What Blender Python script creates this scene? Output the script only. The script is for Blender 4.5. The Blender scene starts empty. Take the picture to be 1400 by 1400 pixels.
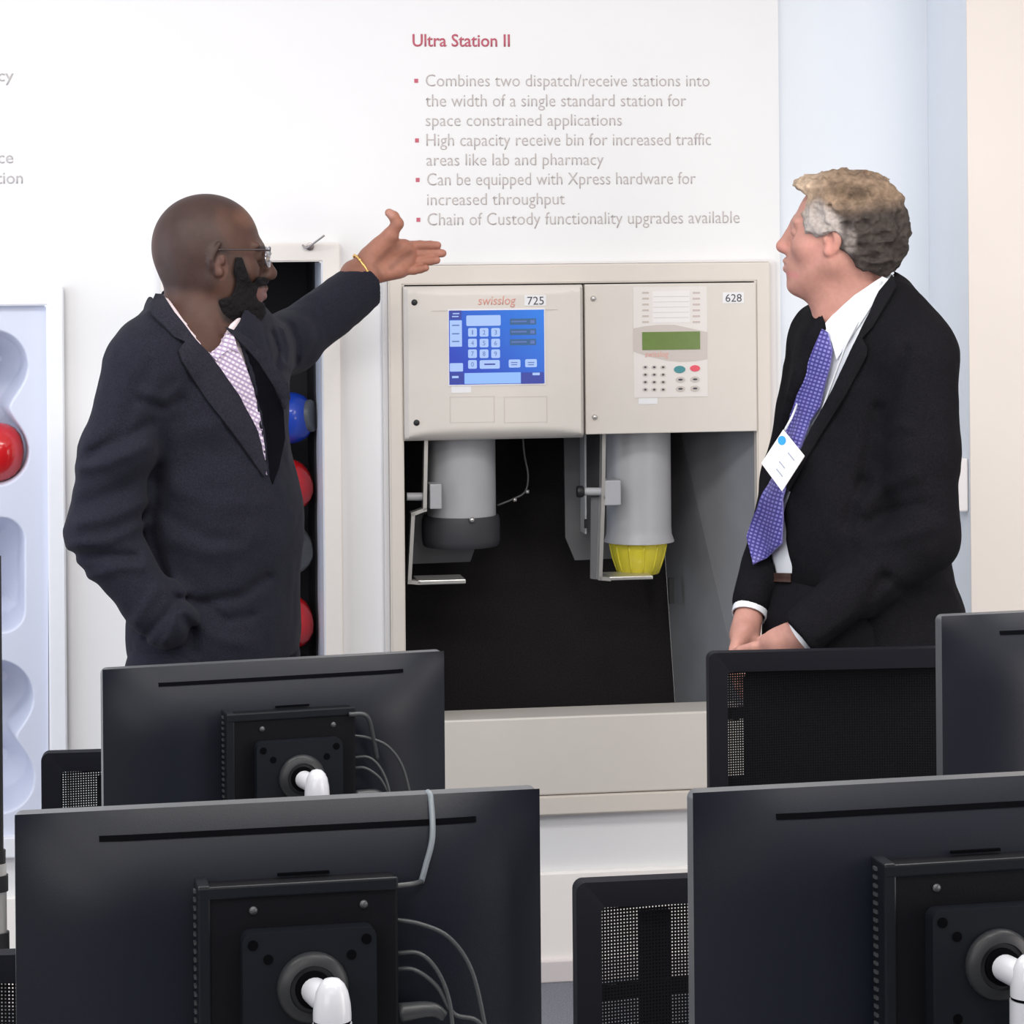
import bpy, bmesh, math, random
import numpy as np
from mathutils import Vector, Matrix
from mathutils.bvhtree import BVHTree
from mathutils.geometry import delaunay_2d_cdt

scene = bpy.context.scene
COL = scene.collection
# ------------------------------------------------------------------ camera
F = 3700.0; HZ = 324.0; H = 1.64; ROLL = 0.0085
cam_d = bpy.data.cameras.new('camera'); cam = bpy.data.objects.new('camera', cam_d); COL.objects.link(cam)
cam_d.sensor_width = 36.0; cam_d.lens = F / 1400 * 36
cam_d.shift_y = -(700 - HZ) / 1400
cam_d.clip_start = 0.05
cr, sr = math.cos(ROLL), math.sin(ROLL)
cam.matrix_world = Matrix(((cr, sr, 0, 0), (0, 0, -1, 0), (-sr, cr, 0, H), (0, 0, 0, 1)))
scene.camera = cam
# ------------------------------------------------------------------ world, lights, exposure
scene.view_settings.view_transform = 'Standard'
scene.view_settings.look = 'None'
scene.view_settings.gamma = 1.0
scene.view_settings.use_curve_mapping = False
scene.view_settings.exposure = 0.60
w = bpy.data.worlds.new('world'); scene.world = w; w.use_nodes = True
w.node_tree.nodes['Background'].inputs[0].default_value = (1.0, 0.975, 0.96, 1)
w.node_tree.nodes['Background'].inputs[1].default_value = 0.55

def area(name, loc, rot, sx, sy, power, color=(1, 1, 1)):
    d = bpy.data.lights.new(name, 'AREA'); d.shape = 'RECTANGLE'; d.size = sx; d.size_y = sy
    d.energy = power; d.color = color
    o = bpy.data.objects.new(name, d); COL.objects.link(o); o.location = loc; o.rotation_euler = rot
    return o
for i, (x, y) in enumerate(((-1.3, 3.6), (0.35, 3.6), (-1.3, 1.6), (0.5, 1.6), (-0.3, -0.3), (1.6, 3.0))):  # last one is an unseen extra, added to brighten the column
    area('ceiling_lamp', (x, y, 2.93), (0, 0, 0), 1.2, 0.6, 21, (1.0, 0.97, 0.92))
area('front_fill', (-1.8, -1.0, 2.0), (math.radians(84), 0, math.radians(-16)), 3.2, 1.4, 50, (1.0, 0.98, 0.96))  # unseen fill behind the camera, added to even out the wall
area('warm_fill_right', (2.4, 2.4, 1.2), (math.radians(88), 0, math.radians(42)), 1.8, 1.4, 28, (1.0, 0.93, 0.88))  # unseen warm fill, added to brighten the lower wall and column
area('side_window_light', (-2.15, 4.65, 1.5), (math.radians(90), 0, math.radians(-78)), 1.2, 1.7, 12, (0.74, 0.84, 1.0))

# ------------------------------------------------------------------ projection helpers
def uv(px, py):
    dx, dy = px - 700.0, py - HZ
    k = 1 + ROLL * ROLL
    return (dx - ROLL * dy) / k, (dy + ROLL * dx) / k
def P(px, py, d):
    u, v = uv(px, py)
    return Vector((u / F * d, d, H - v / F * d))
def ray(px, py):
    u, v = uv(px, py)
    return Vector((u / F, 1, -v / F))
EYE = Vector((0, 0, H))
def project_np(X, Y, Z):
    u = F * X / Y; v = (H - Z) * F / Y
    return 700 + u + ROLL * v, HZ + v - ROLL * u
# wall frame: local x along wall, local y into wall, z up
PSI = math.radians(8.8)
WD = Vector((math.cos(PSI), math.sin(PSI), 0)); WI = Vector((-math.sin(PSI), math.cos(PSI), 0))
WO = Vector((0, 5.97, 0))
WM = Matrix(((WD.x, WI.x, 0, WO.x), (WD.y, WI.y, 0, WO.y), (0, 0, 1, 0), (0, 0, 0, 1)))
def Wp(px, py, y=0.0):
    """pixel -> (s, z) on the wall plane pushed y into the wall"""
    r = ray(px, py); t = (WO + WI * y - EYE).dot(WI) / r.dot(WI)
    p = EYE + r * t
    return (p - WO).dot(WD), p.z
def Wr(x0, y0, x1, y1, y=0.0):
    mx, my = (x0 + x1) / 2, (y0 + y1) / 2
    return Wp(x0, my, y)[0], Wp(x1, my, y)[0], Wp(mx, y1, y)[1], Wp(mx, y0, y)[1]   # s0,s1,z0,z1

# ------------------------------------------------------------------ materials
def mat(name, color, rough=0.5, metal=0.0, noise=0.0, scale=60, bump=0.0, bscale=300, coat=0.0, sheen=0.0,
        trans=0.0, ior=1.45, emis=None, estr=1.0, alpha=1.0, spec=0.5, attr=None):
    m = bpy.data.materials.new(name); m.use_nodes = True
    nt = m.node_tree; b = nt.nodes['Principled BSDF']
    b.inputs['Base Color'].default_value = (*color, 1)
    b.inputs['Roughness'].default_value = rough; b.inputs['Metallic'].default_value = metal
    b.inputs['Coat Weight'].default_value = coat; b.inputs['Sheen Weight'].default_value = sheen
    b.inputs['Transmission Weight'].default_value = trans; b.inputs['IOR'].default_value = ior
    b.inputs['Alpha'].default_value = alpha
    b.inputs['Specular IOR Level'].default_value = spec
    if emis:
        b.inputs['Emission Color'].default_value = (*emis, 1); b.inputs['Emission Strength'].default_value = estr
    tc = nt.nodes.new('ShaderNodeTexCoord')
    src = None
    if attr:
        a = nt.nodes.new('ShaderNodeVertexColor'); a.layer_name = attr; src = a.outputs['Color']
        nt.links.new(src, b.inputs['Base Color'])
    if noise > 0:
        n = nt.nodes.new('ShaderNodeTexNoise'); n.inputs['Scale'].default_value = scale; n.inputs['Detail'].default_value = 4
        nt.links.new(tc.outputs['Object'], n.inputs['Vector'])
        mr = nt.nodes.new('ShaderNodeMapRange'); mr.inputs[3].default_value = 1 - noise; mr.inputs[4].default_value = 1 + noise
        mr.inputs[1].default_value = .25; mr.inputs[2].default_value = .75
        nt.links.new(n.outputs['Fac'], mr.inputs[0])
        mx = nt.nodes.new('ShaderNodeMix'); mx.data_type = 'RGBA'; mx.blend_type = 'MULTIPLY'; mx.inputs[0].default_value = 1
        mx.inputs[6].default_value = (*color, 1)
        if src: nt.links.new(src, mx.inputs[6])
        nt.links.new(mr.outputs[0], mx.inputs[7]); nt.links.new(mx.outputs[2], b.inputs['Base Color'])
    if bump > 0:
        n2 = nt.nodes.new('ShaderNodeTexNoise'); n2.inputs['Scale'].default_value = bscale; n2.inputs['Detail'].default_value = 3
        nt.links.new(tc.outputs['Object'], n2.inputs['Vector'])
        bp = nt.nodes.new('ShaderNodeBump'); bp.inputs['Strength'].default_value = bump; bp.inputs['Distance'].default_value = .002
        nt.links.new(n2.outputs['Fac'], bp.inputs['Height']); nt.links.new(bp.outputs[0], b.inputs['Normal'])
    return m

def check_mat(name, c1, c2, c3, scale, rough=.7):
    """woven check: two sine bands across object x+y and z"""
    m = mat(name, c1, rough); nt = m.node_tree; b = nt.nodes['Principled BSDF']
    tc = nt.nodes.new('ShaderNodeTexCoord'); sp = nt.nodes.new('ShaderNodeSeparateXYZ')
    nt.links.new(tc.outputs['UV'], sp.inputs[0])
    outs = []
    for ax in ('X', 'Y'):
        mu = nt.nodes.new('ShaderNodeMath'); mu.operation = 'MULTIPLY'; mu.inputs[1].default_value = scale
        nt.links.new(sp.outputs[ax], mu.inputs[0])
        fr = nt.nodes.new('ShaderNodeMath'); fr.operation = 'FRACT'; nt.links.new(mu.outputs[0], fr.inputs[0])
        gt = nt.nodes.new('ShaderNodeMath'); gt.operation = 'GREATER_THAN'; gt.inputs[1].default_value = .55
        nt.links.new(fr.outputs[0], gt.inputs[0]); outs.append(gt.outputs[0])
    m1 = nt.nodes.new('ShaderNodeMix'); m1.data_type = 'RGBA'; m1.inputs[6].default_value = (*c1, 1); m1.inputs[7].default_value = (*c2, 1)
    nt.links.new(outs[0], m1.inputs[0])
    m2 = nt.nodes.new('ShaderNodeMix'); m2.data_type = 'RGBA'; m2.inputs[7].default_value = (*c3, 1)
    nt.links.new(m1.outputs[2], m2.inputs[6]); nt.links.new(outs[1], m2.inputs[0])
    nt.links.new(m2.outputs[2], b.inputs['Base Color'])
    return m

def mesh_fabric(name, color, scale, hole):
    """open weave: real holes by procedural transparency"""
    m = mat(name, color, .75, spec=.1); nt = m.node_tree; b = nt.nodes['Principled BSDF']; out = nt.nodes['Material Output']
    tc = nt.nodes.new('ShaderNodeTexCoord'); sp = nt.nodes.new('ShaderNodeSeparateXYZ')
    nt.links.new(tc.outputs['Object'], sp.inputs[0])
    prods = []
    for ax in ('X', 'Z'):
        mu = nt.nodes.new('ShaderNodeMath'); mu.operation = 'MULTIPLY'; mu.inputs[1].default_value = scale
        nt.links.new(sp.outputs[ax], mu.inputs[0])
        fr = nt.nodes.new('ShaderNodeMath'); fr.operation = 'FRACT'; nt.links.new(mu.outputs[0], fr.inputs[0])
        gt = nt.nodes.new('ShaderNodeMath'); gt.operation = 'LESS_THAN'; gt.inputs[1].default_value = hole
        nt.links.new(fr.outputs[0], gt.inputs[0]); prods.append(gt.outputs[0])
    pr = nt.nodes.new('ShaderNodeMath'); pr.operation = 'MULTIPLY'
    nt.links.new(prods[0], pr.inputs[0]); nt.links.new(prods[1], pr.inputs[1])
    tr = nt.nodes.new('ShaderNodeBsdfTransparent'); mx = nt.nodes.new('ShaderNodeMixShader')
    nt.links.new(pr.outputs[0], mx.inputs[0]); nt.links.new(b.outputs[0], mx.inputs[1]); nt.links.new(tr.outputs[0], mx.inputs[2])
    nt.links.new(mx.outputs[0], out.inputs[0])
    return m

M = {}
M['wall'] = mat('wall_paint', (.775, .775, .79), .6, noise=.01, scale=3)
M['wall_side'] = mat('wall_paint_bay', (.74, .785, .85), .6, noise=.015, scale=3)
M['column'] = mat('column_warm_lit', (.78, .72, .68), .6, noise=.01, scale=3)  # cream tone puts the warm light on the column front into its paint
M['plinth'] = mat('plinth_paint', (.93, .89, .86), .55, noise=.01, scale=4)
M['baseboard'] = mat('baseboard_paint', (.72, .66, .66), .5)
M['ceiling'] = mat('ceiling_white', (.85, .85, .85), .8)
M['floor'] = mat('carpet_grey', (.17, .18, .21), .95, noise=.3, scale=250, bump=.4)
M['beige'] = mat('beige_powdercoat', (.65, .60, .55), .45, noise=.015, scale=20, bump=.03, bscale=500)
M['beige2'] = mat('beige_powdercoat_light', (.635, .595, .555), .42, noise=.012, scale=20)
M['beige_edge'] = mat('frame_lip', (.68, .66, .66), .4)
M['grey_liner'] = mat('grey_liner', (.22, .225, .245), .6, noise=.05, scale=20)
M['dark_liner'] = mat('dark_liner', (.017, .0155, .017), .85, noise=.4, scale=300, spec=.2)
M['black'] = mat('black_plastic', (.012, .012, .014), .5)
M['blackgap'] = mat('black_gap', (.012, .010, .012), .8)
M['tube'] = mat('tube_grey', (.38, .385, .41), .4, noise=.03, scale=20)
M['steel'] = mat('brushed_steel', (.60, .59, .57), .35, .75)
M['plate'] = mat('plate_grey', (.13, .13, .14), .5, .2)
M['rubber'] = mat('rubber_collar', (.035, .035, .042), .55)
M['yellow'] = mat('yellow_cup', (.80, .70, .05), .35, trans=.25, coat=.3)
M['white_label'] = mat('white_label', (.74, .74, .76), .5)
M['ink_dark'] = mat('ink_dark', (.06, .06, .08), .6)
M['ink_red'] = mat('ink_red', (.50, .11, .16), .6)
M['ink_grey'] = mat('ink_grey', (.50, .475, .475), .6)
M['ink_faint'] = mat('ink_faint', (.50, .455, .445), .6)
M['ink_salmon'] = mat('ink_salmon', (.66, .33, .28), .6)
M['sheet'] = mat('keypad_sheet', (.70, .665, .645), .35)
M['sheet_band'] = mat('keypad_band', (.54, .49, .46), .4)
M['sheet_white'] = mat('keypad_directory', (.75, .73, .73), .35)
M['lcd'] = mat('lcd_green', (.15, .22, .07), .25, noise=.05, scale=60)
M['key_teal'] = mat('key_teal', (.06, .25, .28), .4)
M['key_red'] = mat('key_red', (.72, .09, .13), .4)
M['cabwhite'] = mat('cabinet_white', (.82, .83, .88), .4, noise=.01)
M['tray'] = mat('tray_plastic', (.62, .65, .77), .4)
M['cabbeige'] = mat('cabinet_beige', (.76, .72, .69), .45, noise=.012)
M['cabdark'] = mat('cabinet_dark', (.016, .016, .022), .7)
M['cabside'] = mat('cabinet_reveal', (.62, .66, .76), .4)
M['red'] = mat('red_plastic', (.55, .012, .016), .22, coat=.6)
M['blue'] = mat('blue_plastic', (.015, .06, .45), .25, coat=.4)
M['clear'] = mat('clear_plastic', (.75, .78, .82), .12, trans=.92, ior=1.2)
M['greycap'] = mat('grey_cap', (.10, .11, .12), .35)
M['hook'] = mat('hook_metal', (.35, .32, .32), .35, .8)
M['mon'] = mat('monitor_shell', (.0040, .0054, .0110), .40, bump=.08, bscale=900, spec=.30)
M['mon_edge'] = mat('monitor_edge', (.06, .063, .07), .35, .2)
M['monbox'] = mat('computer_case', (.005, .005, .007), .5, bump=.15, bscale=700, spec=.08)
M['vesa'] = mat('mount_plate', (.006, .007, .010), .38, spec=.2)
M['slot'] = mat('slot_black', (.003, .003, .004), .9, spec=0.0)
M['screen_off'] = mat('screen_glass', (.01, .01, .012), .1)
M['arm'] = mat('arm_white', (.45, .46, .50), .30, coat=.2)
M['cable'] = mat('cable_black', (.03, .032, .036), .4)
M['cable_pale'] = mat('cable_grey', (.12, .14, .16), .35)  # paler grey than the other cables
M['chair'] = mat('chair_fabric', (.003, .003, .0055), .8, noise=.3, scale=500, bump=.2, spec=.1)
M['chair_pl'] = mat('chair_plastic', (.004, .0045, .008), .6, spec=.15)
M['chair_mesh'] = mesh_fabric('chair_mesh', (.0035, .0035, .005), 240, .38)
M['desk'] = mat('desk_laminate', (.36, .36, .37), .45)
M['desk_leg'] = mat('desk_metal', (.4, .4, .42), .35, .6)
M['device'] = mat('device_white', (.78, .76, .78), .4)
M['suit1'] = mat('navy_charcoal_wool', (.0142, .0145, .0235), .85, noise=.4, scale=380, bump=.5, bscale=420, sheen=.03, spec=.1)
M['suit2'] = mat('black_wool', (.0085, .0082, .0105), .85, noise=.4, scale=380, bump=.4, bscale=420, sheen=.0, spec=.05)
M['lapel1'] = mat('navy_wool_lapel', (.0185, .0185, .0275), .8, noise=.4, scale=380, bump=.3, bscale=420, sheen=.03, spec=.1)
M['lapel2'] = mat('black_wool_lapel', (.0095, .0092, .0115), .8, noise=.3, scale=380, bump=.3, bscale=420, sheen=.0, spec=.05)
M['lining'] = mat('jacket_lining_shade', (.003, .003, .005), .8, spec=.05)  # near-black: shade inside the open jacket is put into the colour
M['disc'] = mat('swivel_grey', (.018, .019, .022), .4, spec=.3)
M['back_wall'] = mat('rear_wall_paint', (.30, .28, .27), .8)
M['shirt1'] = check_mat('check_shirt', (.70, .64, .71), (.46, .38, .50), (.32, .25, .40), 120)
M['collar1'] = mat('shirt_collar_pale', (.72, .62, .66), .7)
M['shirt2'] = mat('white_shirt', (.72, .745, .80), .6)
M['tie'] = check_mat('blue_check_tie', (.20, .19, .50), (.055, .045, .235), (.038, .03, .20), 135, .5)
M['leather'] = mat('black_leather', (.012, .011, .011), .3)
M['belt'] = mat('brown_belt', (.05, .025, .02), .4)
M['skin'] = mat('skin', (.2, .1, .08), .5, noise=.06, scale=120, bump=.15, bscale=260, attr='Col', spec=.28)
M['hair'] = mat('hair', (.2, .15, .1), .75, noise=.22, scale=160, bump=.5, bscale=220, attr='Col', spec=.2)
M['beard'] = mat('beard', (.007, .006, .007), .85, noise=.4, scale=400, bump=1, bscale=300, spec=.2)
M['gold'] = mat('gold', (.85, .55, .18), .3, .9)
M['lens'] = mat('lens_glass', (.8, .85, .9), .05, trans=.9, ior=1.1)
M['frame_dark'] = mat('spectacle_frame', (.05, .035, .035), .35, .3)
M['frame_metal'] = mat('spectacle_metal', (.45, .45, .5), .25, .9)
M['badge_blue'] = mat('badge_dot', (.03, .30, .80), .5)
M['badge_ink'] = mat('badge_print', (.30, .33, .42), .6)
M['cord'] = mat('cord_white', (.66, .68, .73), .6)
# ------------------------------------------------------------------ object helpers
MW = {}
def thing(name, label, cat, loc, rz=0.0, group=None):
    o = bpy.data.objects.new(name, None); COL.objects.link(o); o.empty_display_size = .1
    o.location = loc; o.rotation_euler = (0, 0, rz)
    MW[o] = Matrix.Translation(loc) @ Matrix.Rotation(rz, 4, 'Z')
    o['label'] = label; o['category'] = cat
    if group: o['group'] = group
    return o
def obj(name, bm, m, parent=None, smooth=False, label=None, auto=None):
    """link a bmesh given in WORLD coordinates as one object, under parent"""
    if parent is not None: bm.transform(MW[parent].inverted())
    me = bpy.data.meshes.new(name)
    bmesh.ops.recalc_face_normals(bm, faces=bm.faces)
    bm.to_mesh(me); bm.free()
    o = bpy.data.objects.new(name, me); COL.objects.link(o)
    for mm in (m if isinstance(m, (list, tuple)) else [m]): me.materials.append(mm)
    if smooth:
        me.shade_smooth()
        if auto is not None: me.set_sharp_from_angle(angle=math.radians(auto))
    if parent is not None:
        o.parent = parent; MW[o] = MW[parent].copy()
    else: MW[o] = Matrix.Identity(4)
    if label: o['label'] = label
    return o
def struct(name, bm, m):
    o = obj(name, bm, m); o['kind'] = 'structure'; return o
def tag(o, label, cat, group=None):
    o['label'] = label; o['category'] = cat
    if group: o['group'] = group
    return o
def recenter(o):
    """move a top-level mesh's origin to its base"""
    me = o.data; n = len(me.vertices); co = np.empty(n * 3, 'f'); me.vertices.foreach_get('co', co); co = co.reshape(-1, 3)
    c = Vector(((co[:, 0].min() + co[:, 0].max()) / 2, (co[:, 1].min() + co[:, 1].max()) / 2, co[:, 2].min()))
    c = Vector([float(x) for x in c])
    me.transform(Matrix.Translation(-c)); o.location = c; MW[o] = Matrix.Translation(c)
    return o
def B(): return bmesh.new()
def box(bm, x0, x1, y0, y1, z0, z1, Mx=None, bev=0.0, seg=2, mi=0):
    t = bmesh.new()
    bmesh.ops.create_cube(t, size=1)
    for v in t.verts:
        v.co = Vector((x0 + (v.co.x + .5) * (x1 - x0), y0 + (v.co.y + .5) * (y1 - y0), z0 + (v.co.z + .5) * (z1 - z0)))
    if bev > 0: bmesh.ops.bevel(t, geom=t.edges[:], offset=bev, segments=seg, affect='EDGES', profile=.5)
    merge(bm, t, Mx, mi)
def merge(bm, t, Mx=None, mi=0):
    if Mx is not None: t.transform(Mx)
    mp = {}
    for v in t.verts: mp[v] = bm.verts.new(v.co)
    for f in t.faces:
        try:
            g = bm.faces.new([mp[v] for v in f.verts]); g.material_index = mi; g.smooth = f.smooth
        except ValueError: pass
    t.free()
def prism(bm, poly, y0, y1, Mx=None, bev=0.0, mi=0, seg=2):
    """poly in local (x,z), extruded y0..y1"""
    t = bmesh.new()
    a = [t.verts.new((p[0], y0, p[1])) for p in poly]; b = [t.verts.new((p[0], y1, p[1])) for p in poly]
    t.faces.new(a); t.faces.new(b[::-1])
    n = len(poly)
    for i in range(n): t.faces.new((a[i], b[i], b[(i + 1) % n], a[(i + 1) % n]))
    if bev > 0:
        es = [e for e in t.edges if abs(e.verts[0].co.y - e.verts[1].co.y) < 1e-6]
        bmesh.ops.bevel(t, geom=es, offset=bev, segments=seg, affect='EDGES', profile=.5)
    merge(bm, t, Mx, mi)
def rrect(x0, x1, z0, z1, r, n=5):
    pts = []
    for cx, cz, a0 in ((x1 - r, z1 - r, 0), (x0 + r, z1 - r, 90), (x0 + r, z0 + r, 180), (x1 - r, z0 + r, 270)):
        for i in range(n + 1):
            a = math.radians(a0 + 90 * i / n); pts.append((cx + r * math.cos(a), cz + r * math.sin(a)))
    return pts
def disc(cx, cz, r, n=16, rz=None):
    rz = rz or r
    return [(cx + r * math.cos(2 * math.pi * i / n), cz + rz * math.sin(2 * math.pi * i / n)) for i in range(n)]
def lathe(bm, prof, o, ax=Vector((0, 0, 1)), n=32, mi=0, cap=True):
    ax = Vector(ax).normalized(); q = ax.orthogonal().normalized(); r = ax.cross(q); o = Vector(o)
    rings = []
    for rad, h in prof:
        rings.append([bm.verts.new(o + ax * h + (q * math.cos(2 * math.pi * i / n) + r * math.sin(2 * math.pi * i / n)) * max(rad, 1e-5)) for i in range(n)])
    for a, b in zip(rings, rings[1:]):
        for i in range(n):
            f = bm.faces.new((a[i], a[(i + 1) % n], b[(i + 1) % n], b[i])); f.material_index = mi
    if cap:
        for rr in (rings[0], rings[-1]):
            f = bm.faces.new(rr); f.material_index = mi
def smooth_path(pts, sub=6):
    pts = [Vector(p) for p in pts]
    if len(pts) < 3: return pts
    out = []
    ext = [pts[0] * 2 - pts[1]] + pts + [pts[-1] * 2 - pts[-2]]
    for i in range(1, len(ext) - 2):
        p0, p1, p2, p3 = ext[i - 1:i + 3]
        for k in range(sub):
            t = k / sub
            out.append(.5 * ((2 * p1) + (p2 - p0) * t + (2 * p0 - 5 * p1 + 4 * p2 - p3) * t * t + (3 * p1 - p0 - 3 * p2 + p3) * t ** 3))
    out.append(pts[-1]); return out
def tube(bm, pts, r, n=8, sub=6, mi=0):
    pts = smooth_path(pts, sub) if sub else [Vector(p) for p in pts]
    rs = r if isinstance(r, (list, tuple)) else None
    t0 = (pts[1] - pts[0]).normalized(); q = t0.orthogonal().normalized(); rings = []
    for i, p in enumerate(pts):
        t = (pts[min(i + 1, len(pts) - 1)] - pts[max(i - 1, 0)])
        if t.length < 1e-9: continue
        t.normalize(); q = (q - t * q.dot(t)).normalized(); s = t.cross(q)
        rad = (rs[0] + (rs[1] - rs[0]) * i / (len(pts) - 1)) if rs else r
        rings.append([bm.verts.new(p + (q * math.cos(2 * math.pi * k / n) + s * math.sin(2 * math.pi * k / n)) * rad) for k in range(n)])
    for a, b in zip(rings, rings[1:]):
        for k in range(n): bm.faces.new((a[k], a[(k + 1) % n], b[(k + 1) % n], b[k])).material_index = mi
    bm.faces.new(rings[0][::-1]).material_index = mi; bm.faces.new(rings[-1]).material_index = mi
def wbox(bm, s0, s1, y0, y1, z0, z1, bev=0.0, mi=0): box(bm, s0, s1, y0, y1, z0, z1, WM, bev, mi=mi)
def wprism(bm, poly, y0, y1, bev=0.0, mi=0): prism(bm, poly, y0, y1, WM, bev, mi)
def wthing(name, label, cat, s, z, y=0.0, group=None):
    return thing(name, label, cat, WM @ Vector((s, y, z)), PSI, group)
def text_mesh(body, shear=0.0, weight=0.0, extrude=0.0):
    c = bpy.data.curves.new('t', 'FONT'); c.body = body; c.size = 1; c.shear = shear; c.offset = weight; c.extrude = extrude; c.resolution_u = 3
    o = bpy.data.objects.new('t', c); COL.objects.link(o)
    dg = bpy.context.evaluated_depsgraph_get(); dg.update()
    me = bpy.data.meshes.new_from_object(o.evaluated_get(dg))
    bpy.data.objects.remove(o); bpy.data.curves.remove(c)
    t = bmesh.new(); t.from_mesh(me); bpy.data.meshes.remove(me); return t
def put_text(bm, body, s0, s1, zb, zt, y, Mx, mi=0, shear=0.0, weight=0.0, th=0.0004, ref=None):
    """fit text between s0..s1; zb..zt are baseline and cap/ascender height of the reference string"""
    t = text_mesh(body, shear, weight)
    rt = text_mesh(ref or body, shear, weight)
    xs = [v.co.x for v in t.verts]; zz = [v.co.y for v in rt.verts]; rt.free()
    x0, x1 = min(xs), max(xs); top = max(zz)
    for v in t.verts:
        v.co = Vector((s0 + (v.co.x - x0) / (x1 - x0) * (s1 - s0), y, zb + v.co.y / top * (zt - zb)))
    ext = bmesh.ops.extrude_face_region(t, geom=t.faces[:])
    for v in [g for g in ext['geom'] if isinstance(g, bmesh.types.BMVert)]: v.co.y -= th
    merge(bm, t, Mx, mi)
def wtext(bm, body, x0, x1, yb, yt, y, mi=0, **kw):
    """pixel extents on the wall: x0..x1, baseline yb and ascender top yt (at the middle)"""
    s0, s1, z0, z1 = Wr(x0, yt, x1, yb, y); put_text(bm, body, s0, s1, z0, z1, y, WM, mi, **kw)
def copy_tree(o, parent=None):
    c = o.copy(); COL.objects.link(c)
    if parent is not None: c.parent = parent
    for ch in list(o.children): copy_tree(ch, c)
    return c

# ------------------------------------------------------------------ implicit surfaces
def vnoise(X, Y, Z, f, seed):
    rng = np.random.RandomState(seed); N = 32; T = rng.rand(N, N, N).astype('f') * 2 - 1
    def prep(A):
        a = A * f + 100.0; i = np.floor(a).astype(int); t = (a - i).astype('f'); t = t * t * (3 - 2 * t); return i % N, (i + 1) % N, t
    X, Y, Z = np.broadcast_arrays(X, Y, Z)
    x0, x1, tx = prep(X); y0, y1, ty = prep(Y); z0, z1, tz = prep(Z)
    a = T[x0, y0, z0] * (1 - tx) + T[x1, y0, z0] * tx; b = T[x0, y1, z0] * (1 - tx) + T[x1, y1, z0] * tx
    c = T[x0, y0, z1] * (1 - tx) + T[x1, y0, z1] * tx; d = T[x0, y1, z1] * (1 - tx) + T[x1, y1, z1] * tx
    return (a * (1 - ty) + b * ty) * (1 - tz) + (c * (1 - ty) + d * ty) * tz
def poly_sdf(px, py, poly):
    """signed distance (neg inside) to a 2D polygon, numpy"""
    d = np.full(px.shape, 1e9, 'f'); ins = np.zeros(px.shape, bool); n = len(poly)
    for i in range(n):
        ax, ay = poly[i]; bx, by = poly[(i + 1) % n]
        ex, ey = bx - ax, by - ay; wx, wy = px - ax, py - ay
        t = np.clip((wx * ex + wy * ey) / (ex * ex + ey * ey + 1e-12), 0, 1)
        d = np.minimum(d, (wx - ex * t) ** 2 + (wy - ey * t) ** 2)
        c = ((ay <= py) & (by > py)) | ((by <= py) & (ay > py))
        with np.errstate(divide='ignore', invalid='ignore'):
            xi = ax + (py - ay) * ex / (ey if abs(ey) > 1e-9 else 1e-9)
        ins ^= c & (px < xi)
    d = np.sqrt(d); return np.where(ins, -d, d)
def line_dist(px, py, pts):
    d = np.full(px.shape, 1e9, 'f')
    for (ax, ay), (bx, by) in zip(pts, pts[1:]):
        ex, ey = bx - ax, by - ay; wx, wy = px - ax, py - ay
        t = np.clip((wx * ex + wy * ey) / (ex * ex + ey * ey), 0, 1)
        d = np.minimum(d, (wx - ex * t) ** 2 + (wy - ey * t) ** 2)
    return np.sqrt(d)
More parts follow.
